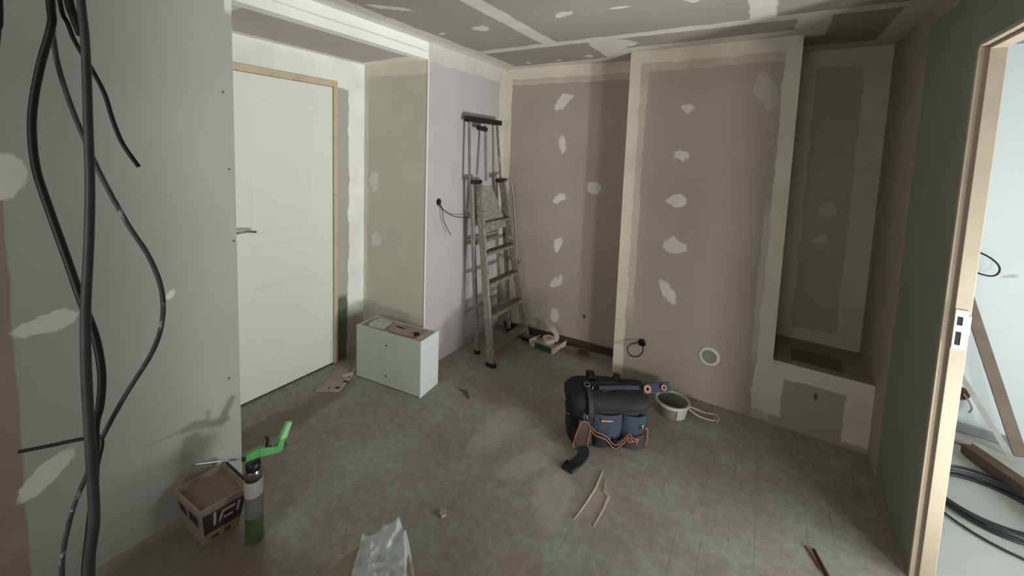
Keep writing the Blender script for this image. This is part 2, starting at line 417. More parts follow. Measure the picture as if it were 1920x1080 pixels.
def loft(bm, secs, seg=48, cap=True, warp=None):
    """secs: (z, hx, hy, cx, cy, power) super-ellipse sections"""
    rings = []
    for z, hx, hy, cx, cy, pw in secs:
        ring = []
        for k in range(seg):
            a = 2 * math.pi * k / seg; c, s = math.cos(a), math.sin(a)
            x = cx + hx * math.copysign(abs(c) ** (2 / pw), c); y = cy + hy * math.copysign(abs(s) ** (2 / pw), s)
            v = Vector((x, y, z))
            if warp: v = warp(v)
            ring.append(bm.verts.new(v))
        rings.append(ring)
    for a, b in zip(rings, rings[1:]):
        for k in range(seg): bm.faces.new((a[k], a[(k + 1) % seg], b[(k + 1) % seg], b[k]))
    if cap: bm.faces.new(rings[0][::-1]); bm.faces.new(rings[-1])
    return rings

def ribbon(bm, pts, w, th, side=None, n=6):
    """flat strap along pts; side gives the width direction"""
    pts = smooth_path(pts, n); N = len(pts); rings = []
    for i, p in enumerate(pts):
        t = (pts[min(i + 1, N - 1)] - pts[max(i - 1, 0)]).normalized()
        s = Vector(side) if side else t.cross(Vector((0, 0, 1)))
        s = (s - t * s.dot(t)).normalized(); u = t.cross(s)
        rings.append([bm.verts.new(p + s * a * w / 2 + u * b * th / 2) for a, b in ((1, 1), (-1, 1), (-1, -1), (1, -1))])
    for a, b in zip(rings, rings[1:]):
        for k in range(4): bm.faces.new((a[k], a[(k + 1) % 4], b[(k + 1) % 4], b[k]))
    bm.faces.new(rings[0][::-1]); bm.faces.new(rings[-1])

def thing(name, label, cat, loc=(0, 0, 0), rotz=0.0, group=None):
    o = bpy.data.objects.new(name, None); COL.objects.link(o)
    o.location = loc; o.rotation_euler = (0, 0, rotz); o.empty_display_size = 0.05
    o['label'] = label; o['category'] = cat
    if group: o['group'] = group
    return o

def tag(o, label, cat, group=None):
    o['label'] = label; o['category'] = cat
    if group: o['group'] = group
    return o

def struct(o, label=None):
    o['kind'] = 'structure'
    if label: o['label'] = label
    return o

# ---------------------------------------------------------------- the room shell
bm = BM(); box(bm, -3.4, -1.6, -0.08, 0.645, 3.9, 0.0)
struct(obj('floor', bm, m_floor), 'dusty grey-beige board floor of the room under renovation')
bm = BM(); box(bm, 0.645, -1.6, -0.08, 3.2, 3.9, 0.0)
struct(obj('floor', bm, m_floor2), 'pale dusty floor of the bright room beyond the doorway')
bm = BM(); box(bm, -3.4, -1.6, H, 3.2, 3.9, H + 0.08)
struct(obj('ceiling', bm, m_ceil), 'grey plasterboard ceiling with taped joints')

bm = BM(); prism(bm, [(-2.13, -1.5), (XL, -1.5), (XL, 0.857), (-2.13, 0.857)], 0, H)
prism(bm, [(-2.74, 0.787), (-2.13, 0.787), (-2.13, 0.857), (-2.74, 0.857)], 0, H)
struct(obj('wall_left', bm, m_left), 'pale green-grey plasterboard wall on the near left')
bm = BM(); prism(bm, [(-2.13, 2.086), (XL, 2.0745), (XL, 3.0542), (-2.13, 3.2)], 0, H)
struct(obj('wall_left', bm, m_lav), 'lavender-grey plasterboard wall behind the stepladder')
bm = BM(); box(bm, -2.10, 0.857, 2.26, XL, 2.0745, H)
struct(obj('trim_1', bm, m_beam), 'white filled beam above the door recess')
bm = BM(); box(bm, -2.635, 0.857, 2.26, -2.10, 2.09, H)
struct(obj('ceiling_recess', bm, m_soffit), 'dark grey soffit over the door recess')
bm = BM(); prism(bm, [(-2.635, 2.0095), (XL - .0005, 2.0735), (XL - .0005, 2.10), (-2.13, 2.2), (-2.635, 2.2)], 0, 2.26)
struct(obj('wall_recess_end', bm, m_end), 'narrow plasterboard wall at the far end of the door recess')
bm = BM()
box(bm, -2.735, 0.857, 2.082, -2.635, 2.2, H); box(bm, -2.735, 1.778, 0, -2.635, 2.2, 2.082); box(bm, -2.735, 0.857, 0, -2.635, 0.93, 2.082)
struct(obj('wall_door', bm, m_doorwall), 'recessed wall around the white door, half filled with compound')
bm = BM()
prism(bm, [(XL, 3.0542), (-0.863, 3.1425), (-0.863, 3.5), (XL - .1, 3.5), (XL - .1, 3.2)], 0, H)
prism(bm, [(-0.863, 2.90), (0.137, 2.90), (0.137, 3.5), (-0.863, 3.5)], 0, H)
prism(bm, [(0.137, 2.90), (XR, 2.90), (XR, 3.5), (0.137, 3.5)], 0, 0.41)
prism(bm, [(0.137, 3.35), (XR, 3.35), (XR, 3.5), (0.137, 3.5)], 0.41, H)
struct(obj('wall_back', bm, m_back), 'grey-beige plasterboard back wall with filler dabs and a niche')
bm = BM(); box(bm, 0.137, 2.90, 0.41, XR, 3.35, 0.4145)
struct(obj('trim_2', bm, m_sill), 'sill board of the dark niche')
TH = 0.060
bm = BM()
box(bm, XR, 2.115, 0, XR + TH, 3.6, H)            # far side of the opening
box(bm, XR, 1.20, 2.085, XR + TH, 2.115, H)       # above it
box(bm, XR, -1.5, 0, XR + TH, 1.20, H)            # near side
struct(obj('wall_right', bm, m_right), 'dark green-grey moisture board wall on the right')
bm = BM(); box(bm, -2.13, -1.6, 0, 3.0, -1.5, H)
struct(obj('wall_front', bm, m_plain), 'wall behind the camera')
bm = BM(); box(bm, XR + TH, 3.60, 0, 3.0, 3.72, H)
struct(obj('wall_next_room_back', bm, m_white_wall), 'bright white wall of the room beyond the doorway')
bm = BM(); box(bm, 2.9, -1.5, 0, 3.0, 3.6, H)
struct(obj('wall_next_room_right', bm, m_white_wall), 'white side wall of the next room')

bm = BM(); box(bm, XL - 0.006, 2.0705, 0.0, XL + 0.004, 2.0795, 2.26)
struct(obj('trim_3', bm, m_bead, bevel=0.002), 'bright white corner bead on the edge of the recess')
bm = BM(); bar(bm, (-1.95, 3.045, 0.035), (-0.88, 3.126, 0.035), 0.018, 0.05)  # dark strip drawn for the shaded gap under the back wall
struct(obj('trim_4', bm, mat('dark_gap_strip', (78, 62, 54), 0.9, var=0.2)), 'dark strip standing in for the gap along the foot of the back wall')

def window(name, label, org, ax, w, h, m):
    # frame with a centre mullion and two glazing rails, built round org in the plane of ax
    e = bpy.data.objects.new(name, None); COL.objects.link(e); e.location = org; e['kind'] = 'structure'; e['label'] = label
    bm = BM(); f_ = .05
    def bb(u0, z0, u1, z1):
        if ax == 'y': box(bm, -.03, u0, z0, .0, u1, z1)
        else: box(bm, u0, 0, z0, u1, .03, z1)
    bb(-w / 2, 0, -w / 2 + f_, h); bb(w / 2 - f_, 0, w / 2, h); bb(-w / 2 + f_, 0, w / 2 - f_, f_); bb(-w / 2 + f_, h - f_, w / 2 - f_, h)
    obj('window_frame', bm, m, e)
window('window_1', 'window of the next room', (2.9, 1.5, .02), 'y', 2.2, 2.1, m_doorpaint)
window('added_window_2', 'added window frame around the fill light behind the camera', (-.6, -1.5, .95), 'x', 1.4, 1.2, m_doorpaint)  # unseen frame added round the rear fill light

# ---------------------------------------------------------------- white door
door = thing('door_1', 'closed white panelled door in a raw pine frame', 'door', (-2.635, 1.0, 0)); door['kind'] = 'structure'
def panelled_leaf():
    bm = BM()
    Y0, Y1, Z0, Z1 = 0.985, 1.742, 0.012, 2.052
    X = 0.0
    # stiles and rails as a grid, panels set back with a sloped moulding
    holes = [(1.19, 1.605, 1.07, 1.89), (1.19, 1.605, 0.80, 1.00), (1.19, 1.605, 0.24, 0.73)]
    ys = [Y0, 1.19, 1.605, Y1]; zs = [Z0, 0.24, 0.73, 0.80, 1.00, 1.07, 1.89, Z1]
    f = lambda y, z, x=0.0: (x, y - 1.0, z)
    for i in range(3):
        for j in range(7):
            a, b_, c, d = ys[i], ys[i + 1], zs[j], zs[j + 1]
            if any(abs(a - h[0]) < 1e-6 and abs(c - h[2]) < 1e-6 for h in holes):
                w = 0.016; x = -0.004
                o = [f(a, c), f(b_, c), f(b_, d), f(a, d)]
                n = [f(a + w, c + w, x), f(b_ - w, c + w, x), f(b_ - w, d - w, x), f(a + w, d - w, x)]
                O = [bm.verts.new(v) for v in o]; I = [bm.verts.new(v) for v in n]
                for k in range(4): bm.faces.new((O[k], O[(k + 1) % 4], I[(k + 1) % 4], I[k]))
                bm.faces.new(I)
            else: bm.faces.new([bm.verts.new(v) for v in (f(a, c), f(b_, c), f(b_, d), f(a, d))])
    bmesh.ops.remove_doubles(bm, verts=bm.verts, dist=1e-5)
    # back and edges
    B = [bm.verts.new(f(y, z, -0.04)) for y, z in ((Y0, Z0), (Y1, Z0), (Y1, Z1), (Y0, Z1))]
    bm.faces.new(B[::-1])
    bm.verts.ensure_lookup_table()
    edge = [e for e in bm.edges if e.is_boundary and not (e.verts[0] in B and e.verts[1] in B)]
    ex = bmesh.ops.extrude_edge_only(bm, edges=edge)
    for v in [g for g in ex['geom'] if isinstance(g, bmesh.types.BMVert)]: v.co.x = -0.04
    bmesh.ops.remove_doubles(bm, verts=bm.verts, dist=1e-5)
    return bm
leaf = obj('door_leaf', panelled_leaf(), m_doorpaint, door)
bm = BM()
box(bm, -0.09, -0.06, 2.055, 0.012, 0.776, 2.098); box(bm, -0.09, 0.745, 0, 0.012, 0.776, 2.055); box(bm, -0.09, -0.06, 0, 0.012, -0.018, 2.055)
obj('door_frame', bm, m_pine, door, bevel=0.003)
hd = BM(); box(hd, 0.0, 0.06, 0.98, 0.008, 0.095, 1.19)
obj('handle_plate', hd, m_chrome, door, bevel=0.002)
hd = BM(); tube(hd, [(0.0, 0.078, 1.105), (0.052, 0.078, 1.105), (0.055, 0.10, 1.107), (0.055, 0.15, 1.108), (0.052, 0.196, 1.098)], 0.0075, n=5)
obj('door_handle', hd, m_chrome, door, smooth=True)

# ---------------------------------------------------------------- doorway frame on the right
fr = thing('door_2', 'raw pine door frame of the open doorway on the right', 'door frame', (XR, 2.107, 0)); fr['kind'] = 'structure'
bm = BM()
prism(bm, [(-0.006, 0.0), (0.018, 0.0), (0.018, -0.012), (0.062, -0.012), (0.062, 0.035), (-0.001, 0.035), (-0.001, 0.008), (-0.006, 0.008)], 0, 2.07)
obj('jamb', bm, m_pine2, fr, bevel=0.002)
bm = BM()
prism(bm, [(-0.006, -0.892), (0.018, -0.892), (0.018, -0.880), (0.062, -0.880), (0.062, -0.907), (-0.006, -0.907)], 0, 2.07)
obj('jamb', bm, m_pine2, fr, bevel=0.002)
bm = BM()
box(bm, -0.006, -0.907, 2.07, 0.062, 0.0, 2.085); box(bm, 0.018, -0.880, 2.058, 0.062, -0.012, 2.07)
obj('head', bm, m_pine2, fr, bevel=0.002)
bm = BM()   # strike plate with two cut-outs
X0, X1 = 0.0205, 0.0535; Yp = -0.0135; dY = 0.0012
for z0, z1 in ((0.970, 0.985), (1.036, 1.060), (1.093, 1.118)): box(bm, X0, Yp - dY, z0, X1, Yp + dY, z1)
for z0, z1 in ((0.985, 1.036), (1.060, 1.093)):
    box(bm, X0, Yp - dY, z0, X0 + 0.006, Yp + dY, z1); box(bm, X1 - 0.012, Yp - dY, z0, X1, Yp + dY, z1)
box(bm, X1, Yp - dY, 1.03, X1 + 0.009, Yp + dY, 1.10)
st = obj('strike_plate', bm, m_steel, fr); st['label'] = 'white metal strike plate'
bm = BM(); box(bm, X0 + .006, Yp, 0.985, X1 - .012, Yp + .0008, 1.036); box(bm, X0 + .006, Yp, 1.06, X1 - .012, Yp + .0008, 1.093)
obj('latch_hole', bm, m_darkhole, st)

# ---------------------------------------------------------------- hanging cables, near left
CAB = 'cables hanging from the ceiling at the near left'
def cable(name, label, pts, r, m, cat='cable', seg=12, group=CAB, r2=None):
    bm = BM(); tube(bm, pts, r, seg, r2=r2)
    return tag(obj(name, bm, m, smooth=True), label, cat, group)
cable('hanging_cable', 'thick black cable bowing left, looping into the bundle near the bottom', [(-1.183, 0.186, 2.377), (-1.178, 0.188, 2.1), (-1.174, 0.188, 1.892), (-1.169, 0.187, 1.847), (-1.181, 0.172, 1.77), (-1.187, 0.161, 1.699), (-1.184, 0.156, 1.638), (-1.172, 0.157, 1.567), (-1.143, 0.167, 1.487), (-1.11, 0.179, 1.402), (-1.081, 0.189, 1.327), (-1.054, 0.2, 1.257), (-1.038, 0.203, 1.187), (-1.035, 0.198, 1.126), (-1.04, 0.191, 1.085), (-1.035, 0.187, 1.014), (-1.03, .18, .93), (-1.03, .165, .80), (-1.03, .16, .55)], 0.0064, m_cable_dark)
cable('hanging_cable', 'plaster-spotted cable swinging furthest right before returning to the bundle', [(-1.236, 0.198, 2.377), (-1.226, 0.198, 2.1), (-1.217, 0.198, 1.903), (-1.213, 0.195, 1.85), (-1.201, 0.196, 1.787), (-1.179, 0.203, 1.719), (-1.149, 0.214, 1.647), (-1.109, 0.231, 1.559), (-1.057, 0.254, 1.466), (-1.018, 0.273, 1.404), (-0.992, 0.283, 1.342), (-0.985, 0.281, 1.279), (-0.997, 0.267, 1.215), (-1.035, 0.234, 1.128), (-1.069, 0.203, 1.037), (-1.09, 0.183, 0.962), (-1.107, 0.165, 0.893), (-1.115, 0.152, 0.819), (-1.114, 0.147, 0.766), (-1.11, .14, .6)], 0.0043, m_cable_paint)
cable('hanging_conduit', 'straight thick grey conduit running top to bottom through the bundle', [(-1.085, 0.20, 2.377), (-1.068, 0.204, 2.1), (-1.051, 0.205, 1.877), (-1.04, 0.205, 1.821), (-1.03, 0.203, 1.745), (-1.018, 0.199, 1.651), (-1.007, 0.195, 1.547), (-0.999, 0.188, 1.444), (-0.995, 0.179, 1.331), (-0.985, 0.174, 1.237), (-0.972, 0.171, 1.135), (-0.958, 0.169, 1.042), (-0.948, 0.166, 0.959), (-0.948, 0.156, 0.866), (-0.95, .15, .6)], 0.0058, m_conduit, 'conduit', r2=0.0082)
cable('hanging_cable', 'short cable ending free in the air against the left wall', [(-1.215, 0.195, 2.377), (-1.205, 0.198, 2.1), (-1.19, 0.203, 1.9), (-1.172, 0.209, 1.854), (-1.157, 0.215, 1.818), (-1.129, 0.228, 1.772), (-1.102, 0.24, 1.721), (-1.084, 0.246, 1.67), (-1.064, 0.254, 1.624), (-1.034, 0.268, 1.581)], 0.0038, m_cable_dark)
cable('cable_stub', 'short black cable end sticking out level to the left', [(-1.22, 0.117, 1.0), (-1.158, 0.153, 1.019), (-1.096, 0.19, 1.038), (-1.062, 0.203, 1.040), (-1.052, .190, .98), (-1.050, .172, .85), (-1.052, .160, .6)], 0.0034, m_cable_dark)
cable('hanging_cable', 'black cable at the extreme left edge of the view', [(-1.16, 0.130, 2.377), (-1.152, 0.124, 1.888), (-1.152, 0.119, 1.813), (-1.152, 0.112, 1.748), (-1.156, 0.10, 1.654), (-1.17, .08, 1.5)], 0.0055, m_cable_dark)
cable('hanging_cable', 'thick black cable stub cut off at the top of the bundle', [(-1.20, 0.205, 2.377), (-1.185, 0.205, 2.1), (-1.165, 0.21, 1.91), (-1.150, 0.214, 1.865), (-1.135, 0.219, 1.832)], 0.0072, m_cable_dark)

# ---------------------------------------------------------------- plasterboard boxing on the floor
bx = thing('plasterboard_box', 'pale green plasterboard boxing standing on the floor before the door recess', 'box', (-1.799, 1.816, 0), 0)
P0 = Vector((-2.356, 1.739, 0)); P1 = Vector((-1.799, 1.816, 0)); P2 = Vector((-1.824, 2.012, 0)); P3 = P0 + (P2 - P1)
HB = 0.383; BASE = Vector((-1.799, 1.816, 0))
def lp(v, z): return Vector((v.x, v.y, z)) - BASE
def slab(name, quad, m, label=None):
    bm = BM(); hexa(bm, [lp(q, z) for q, z in quad[:4]], [lp(q, z) for q, z in quad[4:]])
    o = obj(name, bm, m, bx, bevel=0.0015)
    if label: o['label'] = label
    return o
u = (P1 - P0).normalized(); w = (P2 - P1).normalized(); t = 0.013
def pan(a, b, n, z0, z1): return [(a, z0), (b, z0), (b + n * t, z0), (a + n * t, z0), (a, z1), (b, z1), (b + n * t, z1), (a + n * t, z1)]
slab('front_panel', pan(P0, P1 - u * t, w, 0.006, HB), m_pboard)
slab('side_panel', pan(P1, P2, -u, 0.0, HB + .004), m_pboard_lit, 'right-hand panel coloured lighter as its lit side')
slab('side_panel', pan(P0 + w * t, P3, u, 0.0, HB - .004), m_pboard)
slab('back_panel', pan(P3 + u * t, P2 - u * t, -w, 0.0, HB - .01), m_pboard)
a0 = P0 + u * .07 + w * .02; 
slab('top_panel', [(P0 + u * t + w * t, HB - .03), (P1 - u * t + w * t, HB - .03), (P2 - u * t - w * t, HB - .03), (P3 + u * t - w * t, HB - .03)] +
     [(P0 + u * t + w * t, HB - .016), (P1 - u * t + w * t, HB - .016), (P2 - u * t - w * t, HB - .016), (P3 + u * t - w * t, HB - .016)], m_brownpaper, 'pinkish paper-faced top')
def chunk(name, cx, cy, lx, ly, z0, z1, rot, m, parent, seed=0, jit=.15):
    rnd = random.Random(seed); bm = BM(); n = 9; pts = []
    for k in range(n):
        a = 2 * math.pi * k / n; c, s = math.cos(a), math.sin(a)
        sq = 1 / max(abs(c), abs(s)); q = (1 - rnd.random() * jit)
        x, y = c * sq * lx / 2 * q, s * sq * ly / 2 * q
        pts.append((cx + x * math.cos(rot) - y * math.sin(rot), cy + x * math.sin(rot) + y * math.cos(rot)))
    prism(bm, pts, z0, z1)
    return obj(name, bm, m, parent, bevel=0.001)
rz = math.atan2(u.y, u.x)
c = P0 + u * .12 + w * .10 - BASE; chunk('plaster_offcut', c.x, c.y, .15, .15, HB - .0155, HB - .002, rz + .1, m_pboard, bx, 1)
c = P0 + u * .33 + w * .095 - BASE; chunk('plaster_offcut', c.x, c.y, .26, .12, HB - .0155, HB - .006, rz - .05, m_brownpaper, bx, 2)
c = P1 - u * .045 + w * .1 - BASE; chunk('plaster_offcut', c.x, c.y, .05, .17, HB - .0155, HB - .003, rz, m_gypsum, bx, 3)
c = P0 + u * .29 + w * .12 - BASE; chunk('slot', c.x, c.y, .09, .014, HB - .0055, HB - .0045, rz - .12, m_darkhole, bx, 4)
c = P0 + u * .44 + w * .10 - BASE; chunk('slot', c.x, c.y, .045, .04, HB - .0155, HB - .005, rz - .3, m_darkhole, bx, 5)
for k, (du, z) in enumerate(((.272, .292), (.272, .075))):
    bm = BM(); cc = P0 + u * du - w * .0004 - BASE
    lathe(bm, [(0, 0), (.0065, 0), (.0065, .0008), (0, .0008)], (cc.x, cc.y, z), 16, axis=-w)
    obj('screw_hole', bm, m_darkhole, bx)

# ---------------------------------------------------------------- plasterboard offcut with holes, lying by the box
ql = [(-2.409, 1.465), (-2.285, 1.554), (-2.42, 1.80), (-2.53, 1.735)]
bp_ = thing('holed_board_offcut', 'small paper-faced board with knocked holes lying beside the plasterboard box', 'board', (-2.41, 1.63, 0))
bm = BM(); prism(bm, [(x + 2.41, y - 1.63) for x, y in ql], 0.0, 0.013)
obj('board', bm, m_brownpaper, bp_, bevel=0.001)
for i, (x, y, a, b_, r_) in enumerate(((-2.318, 1.565, .020, .014, .4), (-2.338, 1.640, .026, .011, .3), (-2.365, 1.69, .008, .007, 0), (-2.36, 1.53, .010, .006, 0), (-2.44, 1.745, .012, .006, .2), (-2.41, 1.60, .006, .005, .2), (-2.405, 1.68, .01, .006, 1))):
    chunk('hole', x + 2.41, y - 1.63, a * 2, b_ * 2, .0125, .0136, r_, m_darkhole, bp_, i, .3)
chunk('plaster_smear', -2.40 + 2.41, 1.705 - 1.63, .04, .10, .0125, .0138, -.45, mat('wet_plaster_smear', (205, 200, 192), .5), bp_, 11, .4)

# ---------------------------------------------------------------- stepladder
ld = thing('stepladder', 'folded paint-spattered aluminium stepladder leaning on the left wall by the corner', 'ladder', (-1.75, 2.65, 0))
LB = Vector((-1.75, 2.65, 0))
def L3(x, y, z): return Vector((x, y, z)) - LB
FL0, FL1 = L3(-1.65, 2.410, 0.02), L3(-1.893, 2.515, 1.375)      # front stile, near
FR0, FR1 = L3(-1.65, 2.945, 0.02), L3(-1.900, 2.850, 1.39)       # front stile, far
RL0, RL1 = L3(-1.855, 2.505, 0.02), L3(-1.935, 2.470, 1.38)      # rear stile, near
RR0, RR1 = L3(-1.865, 3.00, 0.02), L3(-1.945, 2.925, 1.38)       # rear stile, far
for a, b_, ww, dd, mm in ((FL0, FL1, .024, .058, m_alu), (FR0, FR1, .024, .058, m_alu2)):
    bm = BM(); bar(bm, a, b_, dd, ww, up=(0, 1, 0)); obj('front_stile', bm, mm, ld, bevel=.003)
for a, b_ in ((RL0, RL1), (RR0, RR1)):
    bm = BM(); bar(bm, a, b_, .034, .022, up=(0, 1, 0)); obj('rear_stile', bm, m_alu, ld, bevel=.003)
def along(a, b_, z): return a.lerp(b_, (z - a.z) / (b_.z - a.z))
for z in (.125, .365, .605, .84, 1.07):
    a = along(FL0, FL1, z); b2 = along(FR0, FR1, z); a.y += .012; b2.y -= .012
    bm = BM(); bar(bm, a, b2, .078, .022, up=(0, 0, 1)); 
    for k in range(5): # grip ribs
        d = Vector((-.03 + .015 * k, 0, .0125)); bar(bm, a + d, b2 + d, .004, .004)
    obj('tread', bm, m_alu2, ld, bevel=.0015)
for z in (.30, .90):
    a = along(RL0, RL1, z); b2 = along(RR0, RR1, z); bm = BM(); bar(bm, a, b2, .012, .028); obj('rear_brace', bm, m_alu2, ld)
for a in (FL0, FR0):
    bm = BM(); box(bm, a.x - .040, a.y - .018, 0, a.x + .040, a.y + .018, .03); obj('rubber_foot', bm, m_black, ld, bevel=.005)
for a in (RL0, RR0):
    bm = BM(); box(bm, a.x - .024, a.y - .015, 0, a.x + .024, a.y + .015, .03); obj('rubber_foot', bm, m_black, ld, bevel=.005)
# folded platform
bm = BM(); hexa(bm, [L3(-1.862, 2.50, 1.365), L3(-1.862, 2.63, 1.365), L3(-1.85, 2.86, 1.00), L3(-1.85, 2.545, .985)],
                    [L3(-1.846, 2.50, 1.365), L3(-1.846, 2.63, 1.365), L3(-1.834, 2.86, 1.00), L3(-1.834, 2.545, .985)])
obj('platform', bm, m_alu, ld, bevel=.003)
bm = BM(); bar(bm, L3(-1.852, 2.55, .975), L3(-1.842, 2.70, .980), .03, .012); obj('platform_lip', bm, m_alu, ld)
# safety hoop above the platform
bm = BM(); bar(bm, L3(-1.94, 2.455, 1.38), L3(-1.965, 2.462, 1.87), .018, .018, up=(0, 1, 0)); obj('hoop_upright', bm, m_alu2, ld, bevel=.004)
bm = BM(); bar(bm, L3(-1.92, 2.86, 1.39), L3(-1.965, 2.845, 1.87), .018, .018, up=(0, 1, 0)); obj('hoop_upright', bm, m_alu2, ld, bevel=.004)
bm = BM(); bar(bm, L3(-1.90, 2.62, 1.40), L3(-1.955, 2.66, 1.85), .016, .022, up=(0, 1, 0)); obj('centre_post', bm, m_alu, ld, bevel=.003)
bm = BM(); bar(bm, L3(-1.965, 2.43, 1.885), L3(-1.965, 2.88, 1.885), .060, .042); box(bm, -1.99 + 1.75, 2.43 - 2.65, 1.862, -1.935 + 1.75, 2.50 - 2.65, 1.885)
obj('tool_tray', bm, m_black, ld, bevel=.008)
bm = BM(); bar(bm, L3(-1.948, 2.555, 1.825), L3(-1.948, 2.665, 1.815), .04, .035); obj('clamp', bm, m_black, ld, bevel=.008)
for y, yy, x in ((2.455, 2.57, -1.925), (2.79, 2.895, -1.905)):
    bm = BM(); bar(bm, L3(x, y, 1.395), L3(x, yy, 1.395), .055, .032); obj('hinge_block', bm, m_black, ld, bevel=.010)
bm = BM(); tube(bm, [L3(-1.90, 2.86, 1.405), L3(-1.88, 2.91, 1.402), L3(-1.87, 2.95, 1.365), L3(-1.862, 2.975, 1.28), L3(-1.842, 3.0, 1.0), L3(-1.828, 3.02, .75), L3(-1.82, 3.025, .67)], .0105, n=6)
obj('folded_handrail', bm, m_alu, ld, smooth=True)
bm = BM(); bar(bm, L3(-1.82, 2.94, .655), L3(-1.82, 3.04, .65), .034, .034); obj('handrail_cap', bm, m_black, ld, bevel=.012)
for zz in (.30, .52, .70, .86, 1.05, 1.17):
    bm = BM(); p = along(FL0, FL1, zz); box(bm, p.x + .0285, p.y - .006, zz - .010, p.x + .0300, p.y + .006, zz + .010)
    obj('rung_hole', bm, m_darkhole, ld)

# ---------------------------------------------------------------- wires out of the walls
wb = thing('wall_wire', 'black wires coming out of a small hole in the lavender-grey wall beside the stepladder', 'wire', (XL, 2.202, 1.25))
bm = BM(); lathe(bm, [(0, 0), (.022, 0), (.022, .004), (.018, .012), (0, .014)], (0, 0, 0), 20, axis=(1, 0, 0)); 
for v in bm.verts: v.co.z *= 1.25
obj('grommet', bm, m_black, wb, smooth=True)
bm = BM(); tube(bm, [(0.005, 0, 0), (.03, .03, -.06), (.05, .12, -.115), (.065, .22, -.135), (.085, .33, -.145), (.10, .42, -.12)], .0032, 8); obj('wire', bm, m_black, wb, smooth=True)
bm = BM(); tube(bm, [(0.005, 0, 0), (.03, .012, -.06), (.035, .02, -.13), (.05, .055, -.21), (.055, .085, -.255)], .003, 8); obj('wire', bm, m_black, wb, smooth=True)
wr = thing('wall_wire', 'black wire ring looping out of a dark hole low on the back wall', 'wire', (-0.655, 2.90, 0.29))
bm = BM(); lathe(bm, [(0, 0), (.028, 0), (.028, .006), (.020, .012), (.018, .004), (0, .003)], (0, 0, 0), 24, axis=(0, -1, 0)); obj('socket_box', bm, m_black, wr, smooth=True)
bm = BM(); tube(bm, [(0, -.006, -.005), (-.03, -.03, .002), (-.075, -.045, -.02), (-.085, -.075, -.045), (-.05, -.12, -.06), (.0, -.12, -.055), (.022, -.07, -.035), (.01, -.012, -.015)], .0042, 8); obj('wire', bm, m_black, wr, smooth=True)

# round air vent
vt = thing('air_vent', 'round white air vent low on the back wall right of the tool bag', 'vent', (-0.215, 2.90, 0.323))
bm = BM(); R0 = .064
lathe(bm, [(0.044, 0), (R0, 0), (R0, .006), (R0 - .006, .011), (.046, .010), (.044, .004), (0.044, 0)], (0, 0, 0), 40, axis=(0, -1, 0)); obj('rim', bm, mat('white_vent_plastic', (222, 222, 216), .5), vt, smooth=True)
bm = BM()
lathe(bm, [(0, 0.001), (.0455, 0.001), (.0455, .003), (0, .003)], (0, 0, 0), 32, axis=(0, -1, 0)); obj('mesh_back', bm, mat('vent_mesh', (120, 122, 118), .6), vt)
bm = BM()
for k in range(-6, 7):
    z = k * .0068; h = math.sqrt(max(.0445 ** 2 - z * z, 0))
    box(bm, -h, -.0062, z - .0011, h, -.0035, z + .0011); box(bm, z - .0011, -.0064, -h, z + .0011, -.0037, h)
obj('grille', bm, mat('vent_grille', (178, 180, 174), .5), vt)

# ---------------------------------------------------------------- torn cardboard box with tape roll
cb_ = thing('paper_carton', 'flattened open carton with dark green front on the floor right of the stepladder', 'box', (-1.44, 2.93, 0), math.radians(-4))
m_card = mat('pale_carton', (186, 176, 164), .9, var=.08); m_green = mat('dark_green_print', (40, 66, 60), .7)
bm = BM(); box(bm, -.115, -.07, 0, .10, .055, .035); obj('carton_body', bm, m_card, cb_, bevel=.002)
bm = BM(); box(bm, -.075, -.0725, .004, .085, -.0705, .052); obj('printed_front', bm, m_green, cb_)
bm = BM(); hexa(bm, [(.095, -.07, .03), (.10, -.07, .03), (.14, .07, .03), (.135, .07, .03)], [(.10, -.075, .055), (.105, -.075, .055), (.15, .07, .085), (.145, .07, .085)]); obj('flap', bm, m_card, cb_)
bm = BM(); hexa(bm, [(-.12, -.07, .0), (-.115, -.07, .0), (-.115, .055, .03), (-.12, .055, .03)], [(-.135, -.075, .06), (-.13, -.075, .06), (-.09, .055, .07), (-.095, .055, .07)]); obj('flap', bm, m_card, cb_)
tr = thing('joint_tape_roll', 'white roll of joint tape lying on the carton, loose end standing up', 'tape', (-1.43, 2.945, 0.0352))
bm = BM(); lathe(bm, [(.024, 0), (.055, 0), (.055, .052), (.024, .052), (.024, 0)], (0, 0, 0), 36)
obj('roll', bm, mat('paper_joint_tape', (214, 204, 184), .85, var=.04), tr, smooth=True)
bm = BM(); ribbon(bm, [(.052, .01, .03), (.062, .025, .07), (.03, .035, .105), (.0, .04, .128)], .04, .001, side=(.6, .2, .3)); obj('loose_end', bm, mat('loose_tape', (206, 196, 190), .85), tr)

